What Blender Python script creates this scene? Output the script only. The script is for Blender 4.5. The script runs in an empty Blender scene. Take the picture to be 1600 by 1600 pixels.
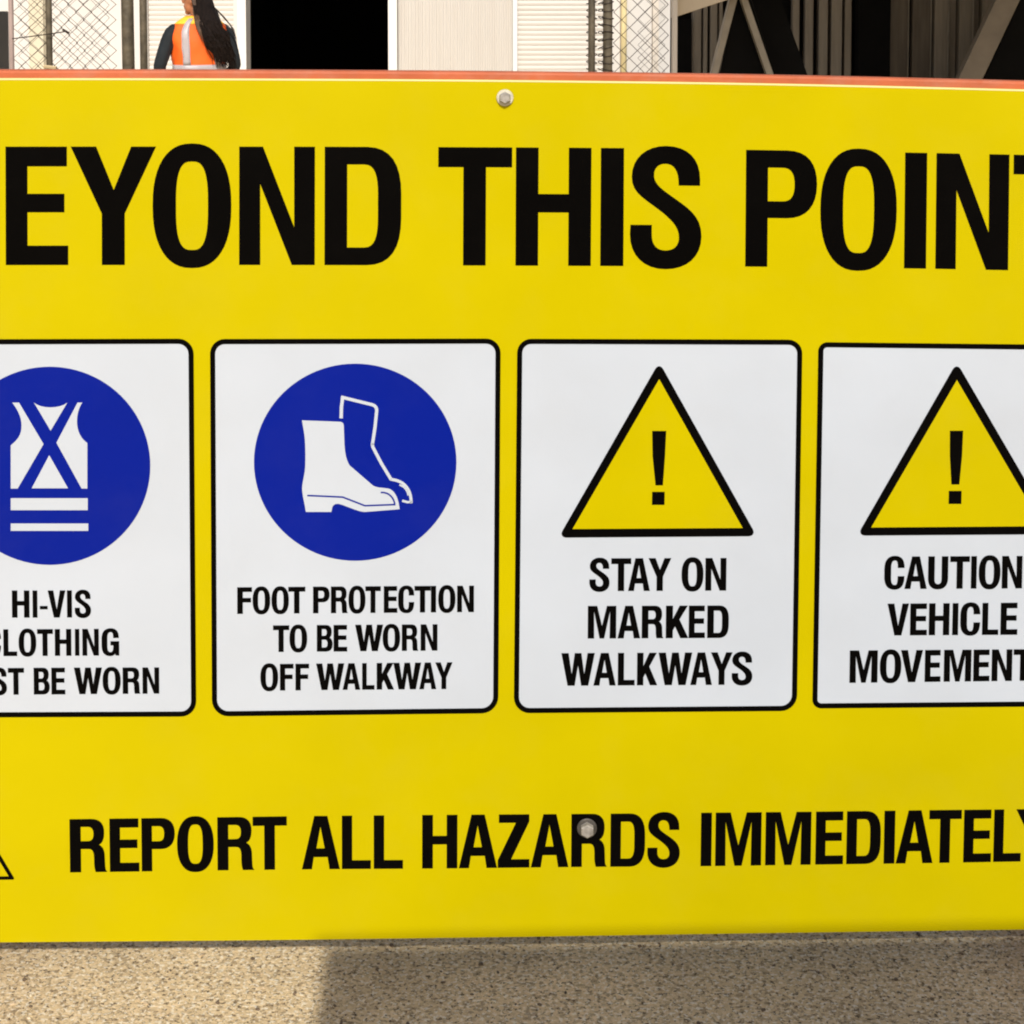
import bpy, bmesh, math, random
from mathutils import Vector, Matrix
from mathutils.geometry import tessellate_polygon

# ------------------------------------------------------------------ camera, sky, sun
SC = bpy.context.scene
COL = SC.collection
R = math.radians
CAMH = 1.55
FPX = 2000.0                      # focal length for a picture 1600 px wide
PIT = math.atan(0.045)
cd = bpy.data.cameras.new('camera')
cam = bpy.data.objects.new('camera', cd)
COL.objects.link(cam)
cam.location = (0, 0, CAMH)
cam.rotation_euler = (math.pi / 2 - PIT, 0, 0)
cd.sensor_width = 36.0
cd.lens = FPX / 1600 * 36
cd.shift_y = -705.0 / 1600
cd.clip_start = 0.05
cd.clip_end = 600
SC.camera = cam

SUN_EL = 38.5
SUN_AZ = -5.0                     # the sun stands behind the photographer, a little to the right
world = bpy.data.worlds.new('World')
SC.world = world
world.use_nodes = True
nt = world.node_tree
nt.nodes.clear()
sky = nt.nodes.new('ShaderNodeTexSky')
sky.sky_type = 'NISHITA'
sky.sun_disc = False
sky.sun_elevation = R(SUN_EL)
sky.sun_rotation = R(180)
sky.air_density = 1.0
sky.dust_density = 3.0
sky.ozone_density = 1.0
bg = nt.nodes.new('ShaderNodeBackground')
bg.inputs['Strength'].default_value = 0.12
wo = nt.nodes.new('ShaderNodeOutputWorld')
nt.links.new(sky.outputs[0], bg.inputs['Color'])
nt.links.new(bg.outputs[0], wo.inputs['Surface'])

ld = bpy.data.lights.new('sun', 'SUN')
ld.energy = 3.7
ld.angle = R(0.56)
ld.color = (1.0, 0.96, 0.90)
sun = bpy.data.objects.new('sun', ld)
COL.objects.link(sun)
S = Vector((-math.sin(R(SUN_AZ)) * math.cos(R(SUN_EL)), -math.cos(R(SUN_AZ)) * math.cos(R(SUN_EL)), math.sin(R(SUN_EL))))
sun.rotation_euler = S.to_track_quat('Z', 'Y').to_euler()
sun.location = (0, 0, 20)

SC.view_settings.view_transform = 'Standard'
SC.view_settings.look = 'None'
SC.view_settings.exposure = 0.03
SC.view_settings.gamma = 1.0
SC.view_settings.use_curve_mapping = False
SC.render.engine = 'CYCLES'
SC.cycles.filter_width = 2.0
SC.cycles.max_bounces = 8

# ------------------------------------------------------------------ measuring the photograph
CP, SP = math.cos(PIT), math.sin(PIT)
def ray(px, py):
    a = (px - 800) / FPX
    b = (95 - py) / FPX
    return Vector((a, CP + b * SP, -SP + b * CP))

def at_depth(px, py, Y):
    """the place at distance Y from the camera seen at photograph pixel (px, py)"""
    d = ray(px, py)
    t = Y / d.y
    return Vector((0, 0, CAMH)) + d * t

def X_at(px, Y):
    return at_depth(px, 60, Y).x

def Z_at(py, Y):
    return at_depth(800, py, Y).z

def board_y(x):                     # the board is very slightly bowed and turned
    return 1.784 + 0.0344 * x + 0.0206 * x * x

def board_pt(px, py, off=0.0):
    d = ray(px, py)
    t = 1.784 / d.y
    for _ in range(6):
        t = (board_y(t * d.x) - off) / d.y
    return Vector((0, 0, CAMH)) + d * t

def interp(pts, x):
    n = len(pts)
    if x <= pts[0][0]:
        (x0, y0), (x1, y1) = pts[0], pts[1]
        return y0 + (y1 - y0) * (x - x0) / (x1 - x0)
    if x >= pts[-1][0]:
        (x0, y0), (x1, y1) = pts[-2], pts[-1]
        return y0 + (y1 - y0) * (x - x0) / (x1 - x0)
    for i in range(n - 1):
        if pts[i][0] <= x <= pts[i + 1][0]:
            x0, y0 = pts[i]; x1, y1 = pts[i + 1]
            m0 = (y1 - pts[i - 1][1]) / (x1 - pts[i - 1][0]) if i > 0 else (y1 - y0) / (x1 - x0)
            m1 = (pts[i + 2][1] - y0) / (pts[i + 2][0] - x0) if i + 2 < n else (y1 - y0) / (x1 - x0)
            h = x1 - x0; t = (x - x0) / h
            return ((2*t**3 - 3*t*t + 1) * y0 + (t**3 - 2*t*t + t) * h * m0 + (-2*t**3 + 3*t*t) * y1 + (t**3 - t*t) * h * m1)

# ------------------------------------------------------------------ materials
MAT = {}
def mat(name, col, rough=0.6, metal=0.0, noise=0.0, nscale=8.0, bump=0.0, bscale=40.0, spec=0.5, stretch=(1, 1, 1), coat=0.0, dirt=None, dirt_scale=3.0, dirt_amt=0.3):
    if name in MAT:
        return MAT[name]
    m = bpy.data.materials.new(name)
    m.use_nodes = True
    t = m.node_tree
    p = t.nodes['Principled BSDF']
    p.inputs['Roughness'].default_value = rough
    p.inputs['Metallic'].default_value = metal
    p.inputs['Specular IOR Level'].default_value = spec
    p.inputs['Coat Weight'].default_value = coat
    p.inputs['Coat Roughness'].default_value = 0.12
    tc = t.nodes.new('ShaderNodeTexCoord')
    mp = t.nodes.new('ShaderNodeMapping')
    mp.inputs['Scale'].default_value = stretch
    t.links.new(tc.outputs['Object'], mp.inputs['Vector'])
    c4 = (col[0], col[1], col[2], 1)
    p.inputs['Base Color'].default_value = c4
    last = None
    if noise > 0:
        n = t.nodes.new('ShaderNodeTexNoise')
        n.inputs['Scale'].default_value = nscale
        n.inputs['Detail'].default_value = 6
        t.links.new(mp.outputs[0], n.inputs['Vector'])
        r = t.nodes.new('ShaderNodeValToRGB')
        r.color_ramp.elements[0].position = 0.3
        r.color_ramp.elements[1].position = 0.7
        r.color_ramp.elements[0].color = tuple(max(0, c * (1 - noise)) for c in col) + (1,)
        r.color_ramp.elements[1].color = tuple(min(1, c * (1 + noise * 0.6)) for c in col) + (1,)
        t.links.new(n.outputs[0], r.inputs[0])
        t.links.new(r.outputs[0], p.inputs['Base Color'])
        last = r.outputs[0]
    if dirt:
        n2 = t.nodes.new('ShaderNodeTexNoise')
        n2.inputs['Scale'].default_value = dirt_scale
        n2.inputs['Detail'].default_value = 9
        n2.inputs['Roughness'].default_value = 0.65
        t.links.new(mp.outputs[0], n2.inputs['Vector'])
        r2 = t.nodes.new('ShaderNodeValToRGB')
        r2.color_ramp.elements[0].position = 0.48
        r2.color_ramp.elements[1].position = 0.75
        r2.color_ramp.elements[0].color = (0, 0, 0, 1)
        r2.color_ramp.elements[1].color = (dirt_amt,) * 3 + (1,)
        t.links.new(n2.outputs[0], r2.inputs[0])
        mx = t.nodes.new('ShaderNodeMix')
        mx.data_type = 'RGBA'
        t.links.new(r2.outputs[0], mx.inputs['Factor'])
        if last:
            t.links.new(last, mx.inputs['A'])
        else:
            mx.inputs['A'].default_value = c4
        mx.inputs['B'].default_value = tuple(dirt) + (1,)
        t.links.new(mx.outputs['Result'], p.inputs['Base Color'])
    if bump > 0:
        n = t.nodes.new('ShaderNodeTexNoise')
        n.inputs['Scale'].default_value = bscale
        n.inputs['Detail'].default_value = 4
        t.links.new(mp.outputs[0], n.inputs['Vector'])
        b = t.nodes.new('ShaderNodeBump')
        b.inputs['Strength'].default_value = bump
        b.inputs['Distance'].default_value = 0.01
        t.links.new(n.outputs[0], b.inputs['Height'])
        t.links.new(b.outputs[0], p.inputs['Normal'])
    MAT[name] = m
    return m

def vinyl(name, col, rough=0.32, spec=0.5, dust=.05):
    """printed sign face: smooth, slightly glossy, faint large dents, a faint film of dust"""
    m = mat(name, col, rough=rough, noise=0.035, nscale=5.0, bump=0.0, spec=spec, dirt=(0.30, 0.26, 0.20), dirt_scale=9.0, dirt_amt=dust)
    t = m.node_tree
    if 'dents' in t.nodes:
        return m
    p = t.nodes['Principled BSDF']
    geo = t.nodes.new('ShaderNodeNewGeometry')
    n = t.nodes.new('ShaderNodeTexNoise')
    n.name = 'dents'
    n.inputs['Scale'].default_value = 3.2
    n.inputs['Detail'].default_value = 2.0
    t.links.new(geo.outputs['Position'], n.inputs['Vector'])
    n2 = t.nodes.new('ShaderNodeTexNoise')
    n2.inputs['Scale'].default_value = 420
    n2.inputs['Detail'].default_value = 2.0
    t.links.new(geo.outputs['Position'], n2.inputs['Vector'])
    b = t.nodes.new('ShaderNodeBump')
    b.inputs['Strength'].default_value = 0.5
    b.inputs['Distance'].default_value = 0.02
    t.links.new(n.outputs[0], b.inputs['Height'])
    b2 = t.nodes.new('ShaderNodeBump')
    b2.inputs['Strength'].default_value = 0.12
    b2.inputs['Distance'].default_value = 0.0006
    t.links.new(n2.outputs[0], b2.inputs['Height'])
    t.links.new(b.outputs[0], b2.inputs['Normal'])
    t.links.new(b2.outputs[0], p.inputs['Normal'])
    return m

YELLOW = vinyl('sign yellow', (0.488, 0.400, 0.0), spec=.08, dust=.02)
WHITE = vinyl('sign white', (0.485, 0.525, 0.58), spec=.2)
BLACK = vinyl('sign black', (0.0022, 0.0019, 0.0017), rough=0.36, spec=0.015, dust=.003)
BLUE = vinyl('sign blue', (0.002, 0.011, 0.225), spec=.07, dust=.012)

# ------------------------------------------------------------------ object helpers
def new_obj(name, verts, faces, material=None, parent=None, loc=None, smooth=False, kind=None):
    me = bpy.data.meshes.new(name)
    me.from_pydata([tuple(v) for v in verts], [], faces)
    me.update()
    if material:
        me.materials.append(material)
    o = bpy.data.objects.new(name, me)
    COL.objects.link(o)
    if parent:
        o.parent = parent
    if loc is not None:
        o.location = loc
    if smooth:
        for p in me.polygons:
            p.use_smooth = True
    if kind:
        o['kind'] = kind
    return o

def thing(name, label, cat, loc=(0, 0, 0), rotz=0.0, group=None):
    o = bpy.data.objects.new(name, None)
    COL.objects.link(o)
    o.location = loc
    o.rotation_euler = (0, 0, rotz)
    o.empty_display_size = 0.1
    o['label'] = label
    o['category'] = cat
    if group:
        o['group'] = group
    return o

def fix_normals(o):
    bm = bmesh.new(); bm.from_mesh(o.data)
    bmesh.ops.recalc_face_normals(bm, faces=bm.faces)
    bm.to_mesh(o.data); bm.free()
    return o

class MB:
    """collects simple solids into one mesh"""
    def __init__(self):
        self.v = []; self.f = []
    def add(self, vs, fs):
        n = len(self.v)
        self.v += [Vector(v) for v in vs]
        self.f += [tuple(i + n for i in f) for f in fs]
    def box(self, x0, x1, y0, y1, z0, z1):
        self.add([(x0, y0, z0), (x1, y0, z0), (x1, y1, z0), (x0, y1, z0), (x0, y0, z1), (x1, y0, z1), (x1, y1, z1), (x0, y1, z1)],
                 [(0, 3, 2, 1), (4, 5, 6, 7), (0, 1, 5, 4), (1, 2, 6, 5), (2, 3, 7, 6), (3, 0, 4, 7)])
    def tube(self, pts, r, seg=8, cap=True, closed=False):
        pts = [Vector(p) for p in pts]
        rs = r if isinstance(r, (list, tuple)) else [r] * len(pts)
        n0 = len(self.v)
        prev = None
        for i, p in enumerate(pts):
            a = pts[max(i - 1, 0)]; b = pts[min(i + 1, len(pts) - 1)]
            t = (b - a).normalized()
            if prev is None:
                u = t.orthogonal().normalized()
            else:
                u = (prev - t * prev.dot(t)).normalized()
            prev = u
            w = t.cross(u)
            for k in range(seg):
                an = 2 * math.pi * k / seg
                self.v.append(p + (u * math.cos(an) + w * math.sin(an)) * rs[i])
        for i in range(len(pts) - 1):
            for k in range(seg):
                k2 = (k + 1) % seg
                self.f.append((n0 + i * seg + k, n0 + i * seg + k2, n0 + (i + 1) * seg + k2, n0 + (i + 1) * seg + k))
        if cap:
            self.f.append(tuple(n0 + k for k in range(seg))[::-1])
            e = n0 + (len(pts) - 1) * seg
            self.f.append(tuple(e + k for k in range(seg)))
    def prism(self, poly, y0, y1):
        """poly in (x, z), pushed from y0 to y1"""
        n = len(poly)
        vs = [(x, y0, z) for x, z in poly] + [(x, y1, z) for x, z in poly]
        fs = [tuple(range(n)), tuple(range(2 * n - 1, n - 1, -1))]
        fs += [(i, n + i, n + (i + 1) % n, (i + 1) % n) for i in range(n)]
        self.add(vs, fs)
    def build_local(self, name, material, parent, bevel=0.0):
        o = fix_normals(new_obj(name, self.v, self.f, material, parent))
        if bevel > 0:
            md = o.modifiers.new('bevel', 'BEVEL'); md.width = bevel; md.segments = 2
        return o
    def build(self, name, material, parent=None, smooth=False, kind=None, bevel=0.0):
        off = parent.matrix_basis.inverted() if parent is not None and parent.parent is None else None
        root = parent
        while root is not None and root.parent is not None:
            root = root.parent
        inv = Matrix.Identity(4)
        if root is not None:
            inv = (Matrix.Translation(root.location) @ root.rotation_euler.to_matrix().to_4x4()).inverted()
        o = new_obj(name, [inv @ v for v in self.v], self.f, material, parent, smooth=smooth, kind=kind)
        fix_normals(o)
        if bevel > 0:
            md = o.modifiers.new('bevel', 'BEVEL')
            md.width = bevel; md.segments = 2; md.limit_method = 'ANGLE'; md.angle_limit = R(40)
        return o

# ------------------------------------------------------------------ flat print: outlines
def bez(p0, p1, p2, p3, n=8):
    out = []
    for i in range(1, n + 1):
        t = i / n; s = 1 - t
        out.append((s**3*p0[0] + 3*s*s*t*p1[0] + 3*s*t*t*p2[0] + t**3*p3[0], s**3*p0[1] + 3*s*s*t*p1[1] + 3*s*t*t*p2[1] + t**3*p3[1]))
    return out

def path(*cmds):
    pts = [cmds[0]]
    for c in cmds[1:]:
        if len(c) == 2:
            pts.append(c)
        else:
            pts += bez(pts[-1], (c[0], c[1]), (c[2], c[3]), (c[4], c[5]))
    if abs(pts[0][0] - pts[-1][0]) + abs(pts[0][1] - pts[-1][1]) < 1e-6:
        pts.pop()
    return pts

def sup(cx, cy, rx, ry, n, seg=48):
    out = []
    for i in range(seg):
        a = 2 * math.pi * i / seg
        c, s = math.cos(a), math.sin(a)
        out.append((cx + rx * math.copysign(abs(c) ** (2 / n), c), cy + ry * math.copysign(abs(s) ** (2 / n), s)))
    return out

G = {}
G['E'] = [[(0, 0), (.98, 0), (.98, .163), (.345, .163), (.345, .40), (.94, .40), (.94, .553), (.345, .553), (.345, .84), (1, .84), (1, 1), (0, 1)]]
G['F'] = [[(0, 0), (1, 0), (1, .163), (.36, .163), (.36, .41), (.93, .41), (.93, .565), (.36, .565), (.36, 1), (0, 1)]]
G['Y'] = [[(0, 0), (.295, 0), (.505, .37), (.713, 0), (1, 0), (.632, .566), (.632, 1), (.366, 1), (.366, .566)]]
G['O'] = [sup(.5, .5, .5, .527, 2.35), sup(.5, .5, .208, .378, 2.9)[::-1]]
G['N'] = [[(0, 0), (.31, 0), (.73, .685), (.73, 0), (1, 0), (1, 1), (.70, 1), (.275, .31), (.275, 1), (0, 1)]]
G['D'] = [path((0, 0), (.55, 0), (.86, 0, 1, .14, 1, .40), (1, .60), (1, .86, .86, 1, .55, 1), (0, 1)),
          path((.29, .145), (.29, .855), (.52, .855), (.66, .855, .70, .76, .70, .60), (.70, .40), (.70, .24, .66, .145, .52, .145), (.29, .145))]
G['T'] = [[(0, 0), (1, 0), (1, .165), (.645, .165), (.645, 1), (.343, 1), (.343, .165), (0, .165)]]
G['H'] = [[(0, 0), (.295, 0), (.295, .395), (.705, .395), (.705, 0), (1, 0), (1, 1), (.705, 1), (.705, .547), (.295, .547), (.295, 1), (0, 1)]]
G['I'] = [[(0, 0), (1, 0), (1, 1), (0, 1)]]
G['-'] = [[(0, .58), (1, .58), (1, .69), (0, .69)]]
G['S'] = [[(x, y * 1.048 - .022) for x, y in path((.975, .317), (.681, .317), (.681, .20, .62, .141, .49, .141), (.385, .141, .327, .18, .327, .235),
          (.327, .30, .40, .335, .53, .39), (.80, .50, 1.0, .56, 1.0, .735), (1.0, .90, .80, 1.0, .50, 1.0), (.20, 1.0, 0, .89, 0, .72), (.005, .644), (.30, .644),
          (.30, .72), (.30, .81, .38, .852, .50, .852), (.62, .852, .69, .81, .69, .745), (.69, .66, .60, .61, .47, .545), (.22, .43, .02, .39, .02, .25),
          (.02, .10, .22, 0, .50, 0), (.80, 0, .975, .10, .975, .27), (.975, .317))]]
G['P'] = [path((0, 0), (.58, 0), (.87, 0, 1, .11, 1, .29), (1, .47, .86, .58, .58, .58), (.305, .58), (.305, 1), (0, 1)),
          path((.305, .145), (.305, .44), (.52, .44), (.64, .44, .69, .39, .69, .29), (.69, .20, .64, .145, .52, .145), (.305, .145))]
G['R'] = [path((0, 0), (.58, 0), (.83, 0, .93, .10, .93, .25), (.93, .38, .88, .46, .78, .485), (.90, .53, .94, .60, .94, .72), (.95, .90), (.955, .96, .97, .98, 1, 1), (.70, 1),
               (.67, .94, .66, .90, .66, .76), (.66, .61, .62, .56, .50, .56), (.29, .56), (.29, 1), (0, 1)),
          path((.29, .14), (.29, .42), (.48, .42), (.60, .42, .65, .38, .65, .28), (.65, .19, .60, .14, .48, .14), (.29, .14))]
G['B'] = [path((0, 0), (.58, 0), (.83, 0, .94, .09, .94, .25), (.94, .38, .88, .45, .78, .475), (.93, .51, 1, .60, 1, .72), (1, .90, .86, 1, .58, 1), (0, 1)),
          path((.30, .14), (.30, .41), (.48, .41), (.59, .41, .64, .36, .64, .275), (.64, .19, .59, .14, .48, .14), (.30, .14)),
          path((.30, .545), (.30, .86), (.50, .86), (.63, .86, .69, .81, .69, .70), (.69, .60, .63, .545, .50, .545), (.30, .545))]
G['U'] = [path((0, 0), (.31, 0), (.31, .70), (.31, .82, .38, .87, .5, .87), (.62, .87, .69, .82, .69, .70), (.69, 0), (1, 0), (1, .68), (1, .90, .82, 1.02, .5, 1.02), (.18, 1.02, 0, .90, 0, .68))]
G['C'] = [[(x, y * 1.045 - .022) for x, y in path((1, .35), (.68, .35), (.68, .20, .65, .125, .53, .125), (.38, .125, .32, .20, .32, .36), (.32, .64), (.32, .80, .38, .875, .53, .875), (.65, .875, .68, .80, .68, .61),
               (1, .61), (1, .88, .83, 1, .52, 1), (.18, 1, 0, .87, 0, .62), (0, .38), (0, .13, .18, 0, .52, 0), (.84, 0, 1, .12, 1, .35))]]
G['G'] = [[(x, y * 1.045 - .022) for x, y in path((.98, .34), (.68, .34), (.68, .20, .65, .125, .52, .125), (.38, .125, .31, .20, .31, .36), (.31, .66), (.31, .80, .38, .875, .50, .875), (.62, .875, .68, .80, .68, .68), (.68, .61),
               (.52, .61), (.52, .475), (1, .475), (1, .98), (.81, .98), (.79, .90), (.72, .97, .62, 1, .48, 1), (.16, 1, 0, .87, 0, .62), (0, .38), (0, .13, .18, 0, .52, 0), (.84, 0, .98, .12, .98, .34))]]
G['A'] = [[(.33, 0), (.67, 0), (1, 1), (.735, 1), (.685, .77), (.305, .77), (.255, 1), (0, 1)], [(.49, .19), (.375, .615), (.61, .615)]]
G['L'] = [[(0, 0), (.345, 0), (.345, .845), (1, .845), (1, 1), (0, 1)]]
G['Z'] = [[(.03, 0), (.99, 0), (.99, .13), (.41, .85), (1, .85), (1, 1), (0, 1), (0, .86), (.58, .15), (.03, .15)]]
G['M'] = [[(0, 0), (.32, 0), (.5, .63), (.68, 0), (1, 0), (1, 1), (.785, 1), (.785, .17), (.575, 1), (.425, 1), (.215, .17), (.215, 1), (0, 1)]]
G['V'] = [[(0, 0), (.30, 0), (.505, .72), (.71, 0), (1, 0), (.66, 1), (.345, 1)]]
G['W'] = [[(0, 0), (.205, 0), (.31, .66), (.405, 0), (.595, 0), (.69, .66), (.795, 0), (1, 0), (.81, 1), (.605, 1), (.50, .37), (.395, 1), (.19, 1)]]
G['K'] = [[(0, 0), (.30, 0), (.30, .42), (.62, 0), (.965, 0), (.595, .425), (1, 1), (.66, 1), (.41, .625), (.30, .76), (.30, 1), (0, 1)]]

def shear(x, y):
    X = (x - 800) / 800; Y = (y - 800) / 800
    return -.005 - .014 * X - .011 * X * Y

SIGN = None
def decal(name, shapes, material, parent, off, label=None):
    """shapes: list of loop lists in photograph pixels (outer loop first, then holes); laid on the board's face"""
    bm = bmesh.new()
    for loops in shapes:
        loops3 = [[Vector((x, y, 0)) for x, y in lp] for lp in loops]
        flat = [v for lp in loops3 for v in lp]
        vs = [bm.verts.new(v) for v in flat]
        for tri in tessellate_polygon(loops3):
            try:
                bm.faces.new([vs[i] for i in tri])
            except ValueError:
                pass
    xs = [v.co.x for v in bm.verts]
    if max(xs) - min(xs) > 60:
        x = math.ceil(min(xs) / 40) * 40
        while x < max(xs):
            g = bm.verts[:] + bm.edges[:] + bm.faces[:]
            bmesh.ops.bisect_plane(bm, geom=g, plane_co=(x + .013, 0, 0), plane_no=(1, 0, 0))
            x += 40
    root = SIGN
    for v in bm.verts:
        v.co = board_pt(v.co.x, v.co.y, off) - root.location
    bmesh.ops.recalc_face_normals(bm, faces=bm.faces)
    for f in bm.faces:
        if f.normal.y > 0:
            f.normal_flip()
    me = bpy.data.meshes.new(name)
    bm.to_mesh(me); bm.free()
    me.materials.append(material)
    o = bpy.data.objects.new(name, me)
    COL.objects.link(o)
    o.parent = parent
    if label:
        o['label'] = label
    return o

def swell(lp, d, hole):
    """move an outline outwards (a hole inwards) by d pixels"""
    n = len(lp)
    area = sum(lp[i][0] * lp[(i + 1) % n][1] - lp[(i + 1) % n][0] * lp[i][1] for i in range(n))
    sg = (1 if area > 0 else -1) * (-1 if hole else 1)
    out = []
    for i in range(n):
        a, p, b = Vector(lp[i - 1]), Vector(lp[i]), Vector(lp[(i + 1) % n])
        if (p - a).length < 1e-5 or (b - p).length < 1e-5:
            out.append(lp[i]); continue
        t1, t2 = (p - a).normalized(), (b - p).normalized()
        n1, n2 = Vector((t1.y, -t1.x)) * sg, Vector((t2.y, -t2.x)) * sg
        m = n1 + n2
        if m.length < .3:
            out.append(lp[i]); continue
        m.normalize()
        q = p + m * d / max(.5, m.dot(n1))
        out.append((q.x, q.y))
    return out

def letters(spec, topf, basef, fat=.4):
    """spec: list of (char, left, right) in pixels at mid height"""
    out = []
    for ch, xl, xr in spec:
        xm = (xl + xr) / 2
        loops = []
        for lp in G[ch]:
            q = []
            for gx, gy in lp:
                x = xl + gx * (xr - xl)
                yt, yb = topf(x), basef(x)
                y = yt + gy * (yb - yt)
                x += shear(x, y) * (y - (yt + yb) / 2)
                q.append((x, y))
            loops.append(swell(q, fat, len(loops) > 0))
        out.append(loops)
    return out

def lin(x0, y0, x1, y1):
    return lambda x: y0 + (y1 - y0) * (x - x0) / (x1 - x0)

def stroke(pts, w, closed=False):
    """constant width band along a polyline, as one outline"""
    P = [Vector((a, b)) for a, b in pts]
    L, Rr = [], []
    for i, p in enumerate(P):
        a = P[i - 1] if i > 0 else P[i]
        b = P[i + 1] if i < len(P) - 1 else P[i]
        if i == 0:
            t = (b - p).normalized(); k = 1
        elif i == len(P) - 1:
            t = (p - a).normalized(); k = 1
        else:
            t1 = (p - a).normalized(); t2 = (b - p).normalized()
            t = (t1 + t2).normalized()
            k = 1 / max(.45, t.dot(t1))
        n = Vector((-t.y, t.x))
        L.append(p + n * w / 2 * k); Rr.append(p - n * w / 2 * k)
    return [[tuple(v) for v in L] + [tuple(v) for v in reversed(Rr)]]

def round_quad(c, r, inset=0.0, seg=7):
    """c: four corners (tl, tr, br, bl) in pixels, each corner rounded"""
    C = [Vector(p) for p in c]
    if inset:
        cen = sum(C, Vector((0, 0))) / 4
        C = [Vector((p.x + math.copysign(inset, cen.x - p.x), p.y + math.copysign(inset, cen.y - p.y))) for p in C]
    out = []
    rr = [max(1.5, q - inset) for q in (r if isinstance(r, (list, tuple)) else [r] * 4)]
    for i in range(4):
        p = C[i]; a = (C[i - 1] - p).normalized(); b = (C[(i + 1) % 4] - p).normalized()
        p0 = p + a * rr[i]; p1 = p + b * rr[i]
        k = .5523
        out += [(p0.x, p0.y)] + bez(p0, p0 - a * rr[i] * k, p1 - b * rr[i] * k, p1, seg)
    return out

# ------------------------------------------------------------------ ground
def ground_material():
    m = bpy.data.materials.new('exposed aggregate concrete')
    m.use_nodes = True
    t = m.node_tree
    p = t.nodes['Principled BSDF']
    p.inputs['Roughness'].default_value = 0.9
    p.inputs['Specular IOR Level'].default_value = 0.25
    geo0 = t.nodes.new('ShaderNodeNewGeometry')
    geo = t.nodes.new('ShaderNodeMapping')          # the trowelled surface is a little drawn out sideways
    geo.inputs['Scale'].default_value = (.74, 1.0, 1.0)
    t.links.new(geo0.outputs['Position'], geo.inputs['Vector'])
    def noise(scale, detail=6, rough=.6):
        n = t.nodes.new('ShaderNodeTexNoise')
        n.inputs['Scale'].default_value = scale; n.inputs['Detail'].default_value = detail; n.inputs['Roughness'].default_value = rough
        t.links.new(geo.outputs['Vector'], n.inputs['Vector'])
        return n
    def ramp(src, stops):
        r = t.nodes.new('ShaderNodeValToRGB')
        e = r.color_ramp.elements
        e[0].position, e[0].color = stops[0][0], stops[0][1] + (1,)
        e[1].position, e[1].color = stops[-1][0], stops[-1][1] + (1,)
        for s in stops[1:-1]:
            q = e.new(s[0]); q.color = s[1] + (1,)
        t.links.new(src, r.inputs[0])
        return r
    def mix(f, a, b, blend='MIX'):
        x = t.nodes.new('ShaderNodeMix'); x.data_type = 'RGBA'; x.blend_type = blend
        if isinstance(f, float): x.inputs['Factor'].default_value = f
        else: t.links.new(f, x.inputs['Factor'])
        t.links.new(a, x.inputs['A']); t.links.new(b, x.inputs['B'])
        return x.outputs['Result']
    base = ramp(noise(160, 8, .75).outputs[0], [(.30, (.48, .335, .18)), (.5, (.84, .62, .33)), (.70, (.95, .77, .46))])
    # fine chips of stone, every cell its own tone
    v = t.nodes.new('ShaderNodeTexVoronoi'); v.inputs['Scale'].default_value = 240
    wob = noise(60, 3)
    add = t.nodes.new('ShaderNodeVectorMath'); add.operation = 'MULTIPLY_ADD'
    t.links.new(wob.outputs['Color'], add.inputs[0]); add.inputs[1].default_value = (.012,) * 3
    t.links.new(geo.outputs['Vector'], add.inputs[2]); t.links.new(add.outputs[0], v.inputs['Vector'])
    sep = t.nodes.new('ShaderNodeSeparateColor'); t.links.new(v.outputs['Color'], sep.inputs[0])
    chips = ramp(sep.outputs[0], [(.0, (.10, .07, .04)), (.13, (.26, .18, .10)), (.24, (.62, .46, .26)), (.7, (.80, .60, .325)), (.93, (.86, .67, .40)), (1.0, (.90, .77, .54))])
    c1 = mix(.52, base.outputs[0], chips.outputs[0])
    # darker pits and larger dark stones
    v2 = t.nodes.new('ShaderNodeTexVoronoi'); v2.inputs['Scale'].default_value = 105
    v2.inputs['Randomness'].default_value = 1.0
    t.links.new(add.outputs[0], v2.inputs['Vector'])
    sep2 = t.nodes.new('ShaderNodeSeparateColor'); t.links.new(v2.outputs['Color'], sep2.inputs[0])
    pick = t.nodes.new('ShaderNodeMath'); pick.operation = 'GREATER_THAN'; pick.inputs[1].default_value = .66
    t.links.new(sep2.outputs[1], pick.inputs[0])
    near = ramp(v2.outputs['Distance'], [(.22, (1, 1, 1)), (.40, (0, 0, 0))])
    mm = t.nodes.new('ShaderNodeMath'); mm.operation = 'MULTIPLY'
    t.links.new(pick.outputs[0], mm.inputs[0]); t.links.new(near.outputs[0], mm.inputs[1])
    m2 = t.nodes.new('ShaderNodeMath'); m2.operation = 'MULTIPLY'; m2.inputs[1].default_value = .45
    t.links.new(mm.outputs[0], m2.inputs[0])
    dark = t.nodes.new('ShaderNodeRGB'); dark.outputs[0].default_value = (.085, .055, .03, 1)
    c2a = mix(m2.outputs[0], c1, dark.outputs[0])
    pits = ramp(noise(165, 3, .7).outputs[0], [(.575, (0, 0, 0)), (.615, (.9, .9, .9))])
    lights = ramp(noise(190, 2, .6).outputs[0], [(.56, (0, 0, 0)), (.61, (.85, .85, .85))])
    pale = t.nodes.new('ShaderNodeRGB'); pale.outputs[0].default_value = (.95, .84, .62, 1)
    c2b = mix(pits.outputs[0], c2a, dark.outputs[0])
    coarse = ramp(noise(90, 4, .7).outputs[0], [(.60, (0, 0, 0)), (.635, (1, 1, 1))])
    where = ramp(noise(2.2, 2).outputs[0], [(.40, (.25, .25, .25)), (.62, (1, 1, 1))])
    cm = t.nodes.new('ShaderNodeMath'); cm.operation = 'MULTIPLY'
    t.links.new(coarse.outputs[0], cm.inputs[0]); t.links.new(where.outputs[0], cm.inputs[1])
    c2c = mix(cm.outputs[0], c2b, dark.outputs[0])
    c2 = mix(lights.outputs[0], c2c, pale.outputs[0])
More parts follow.
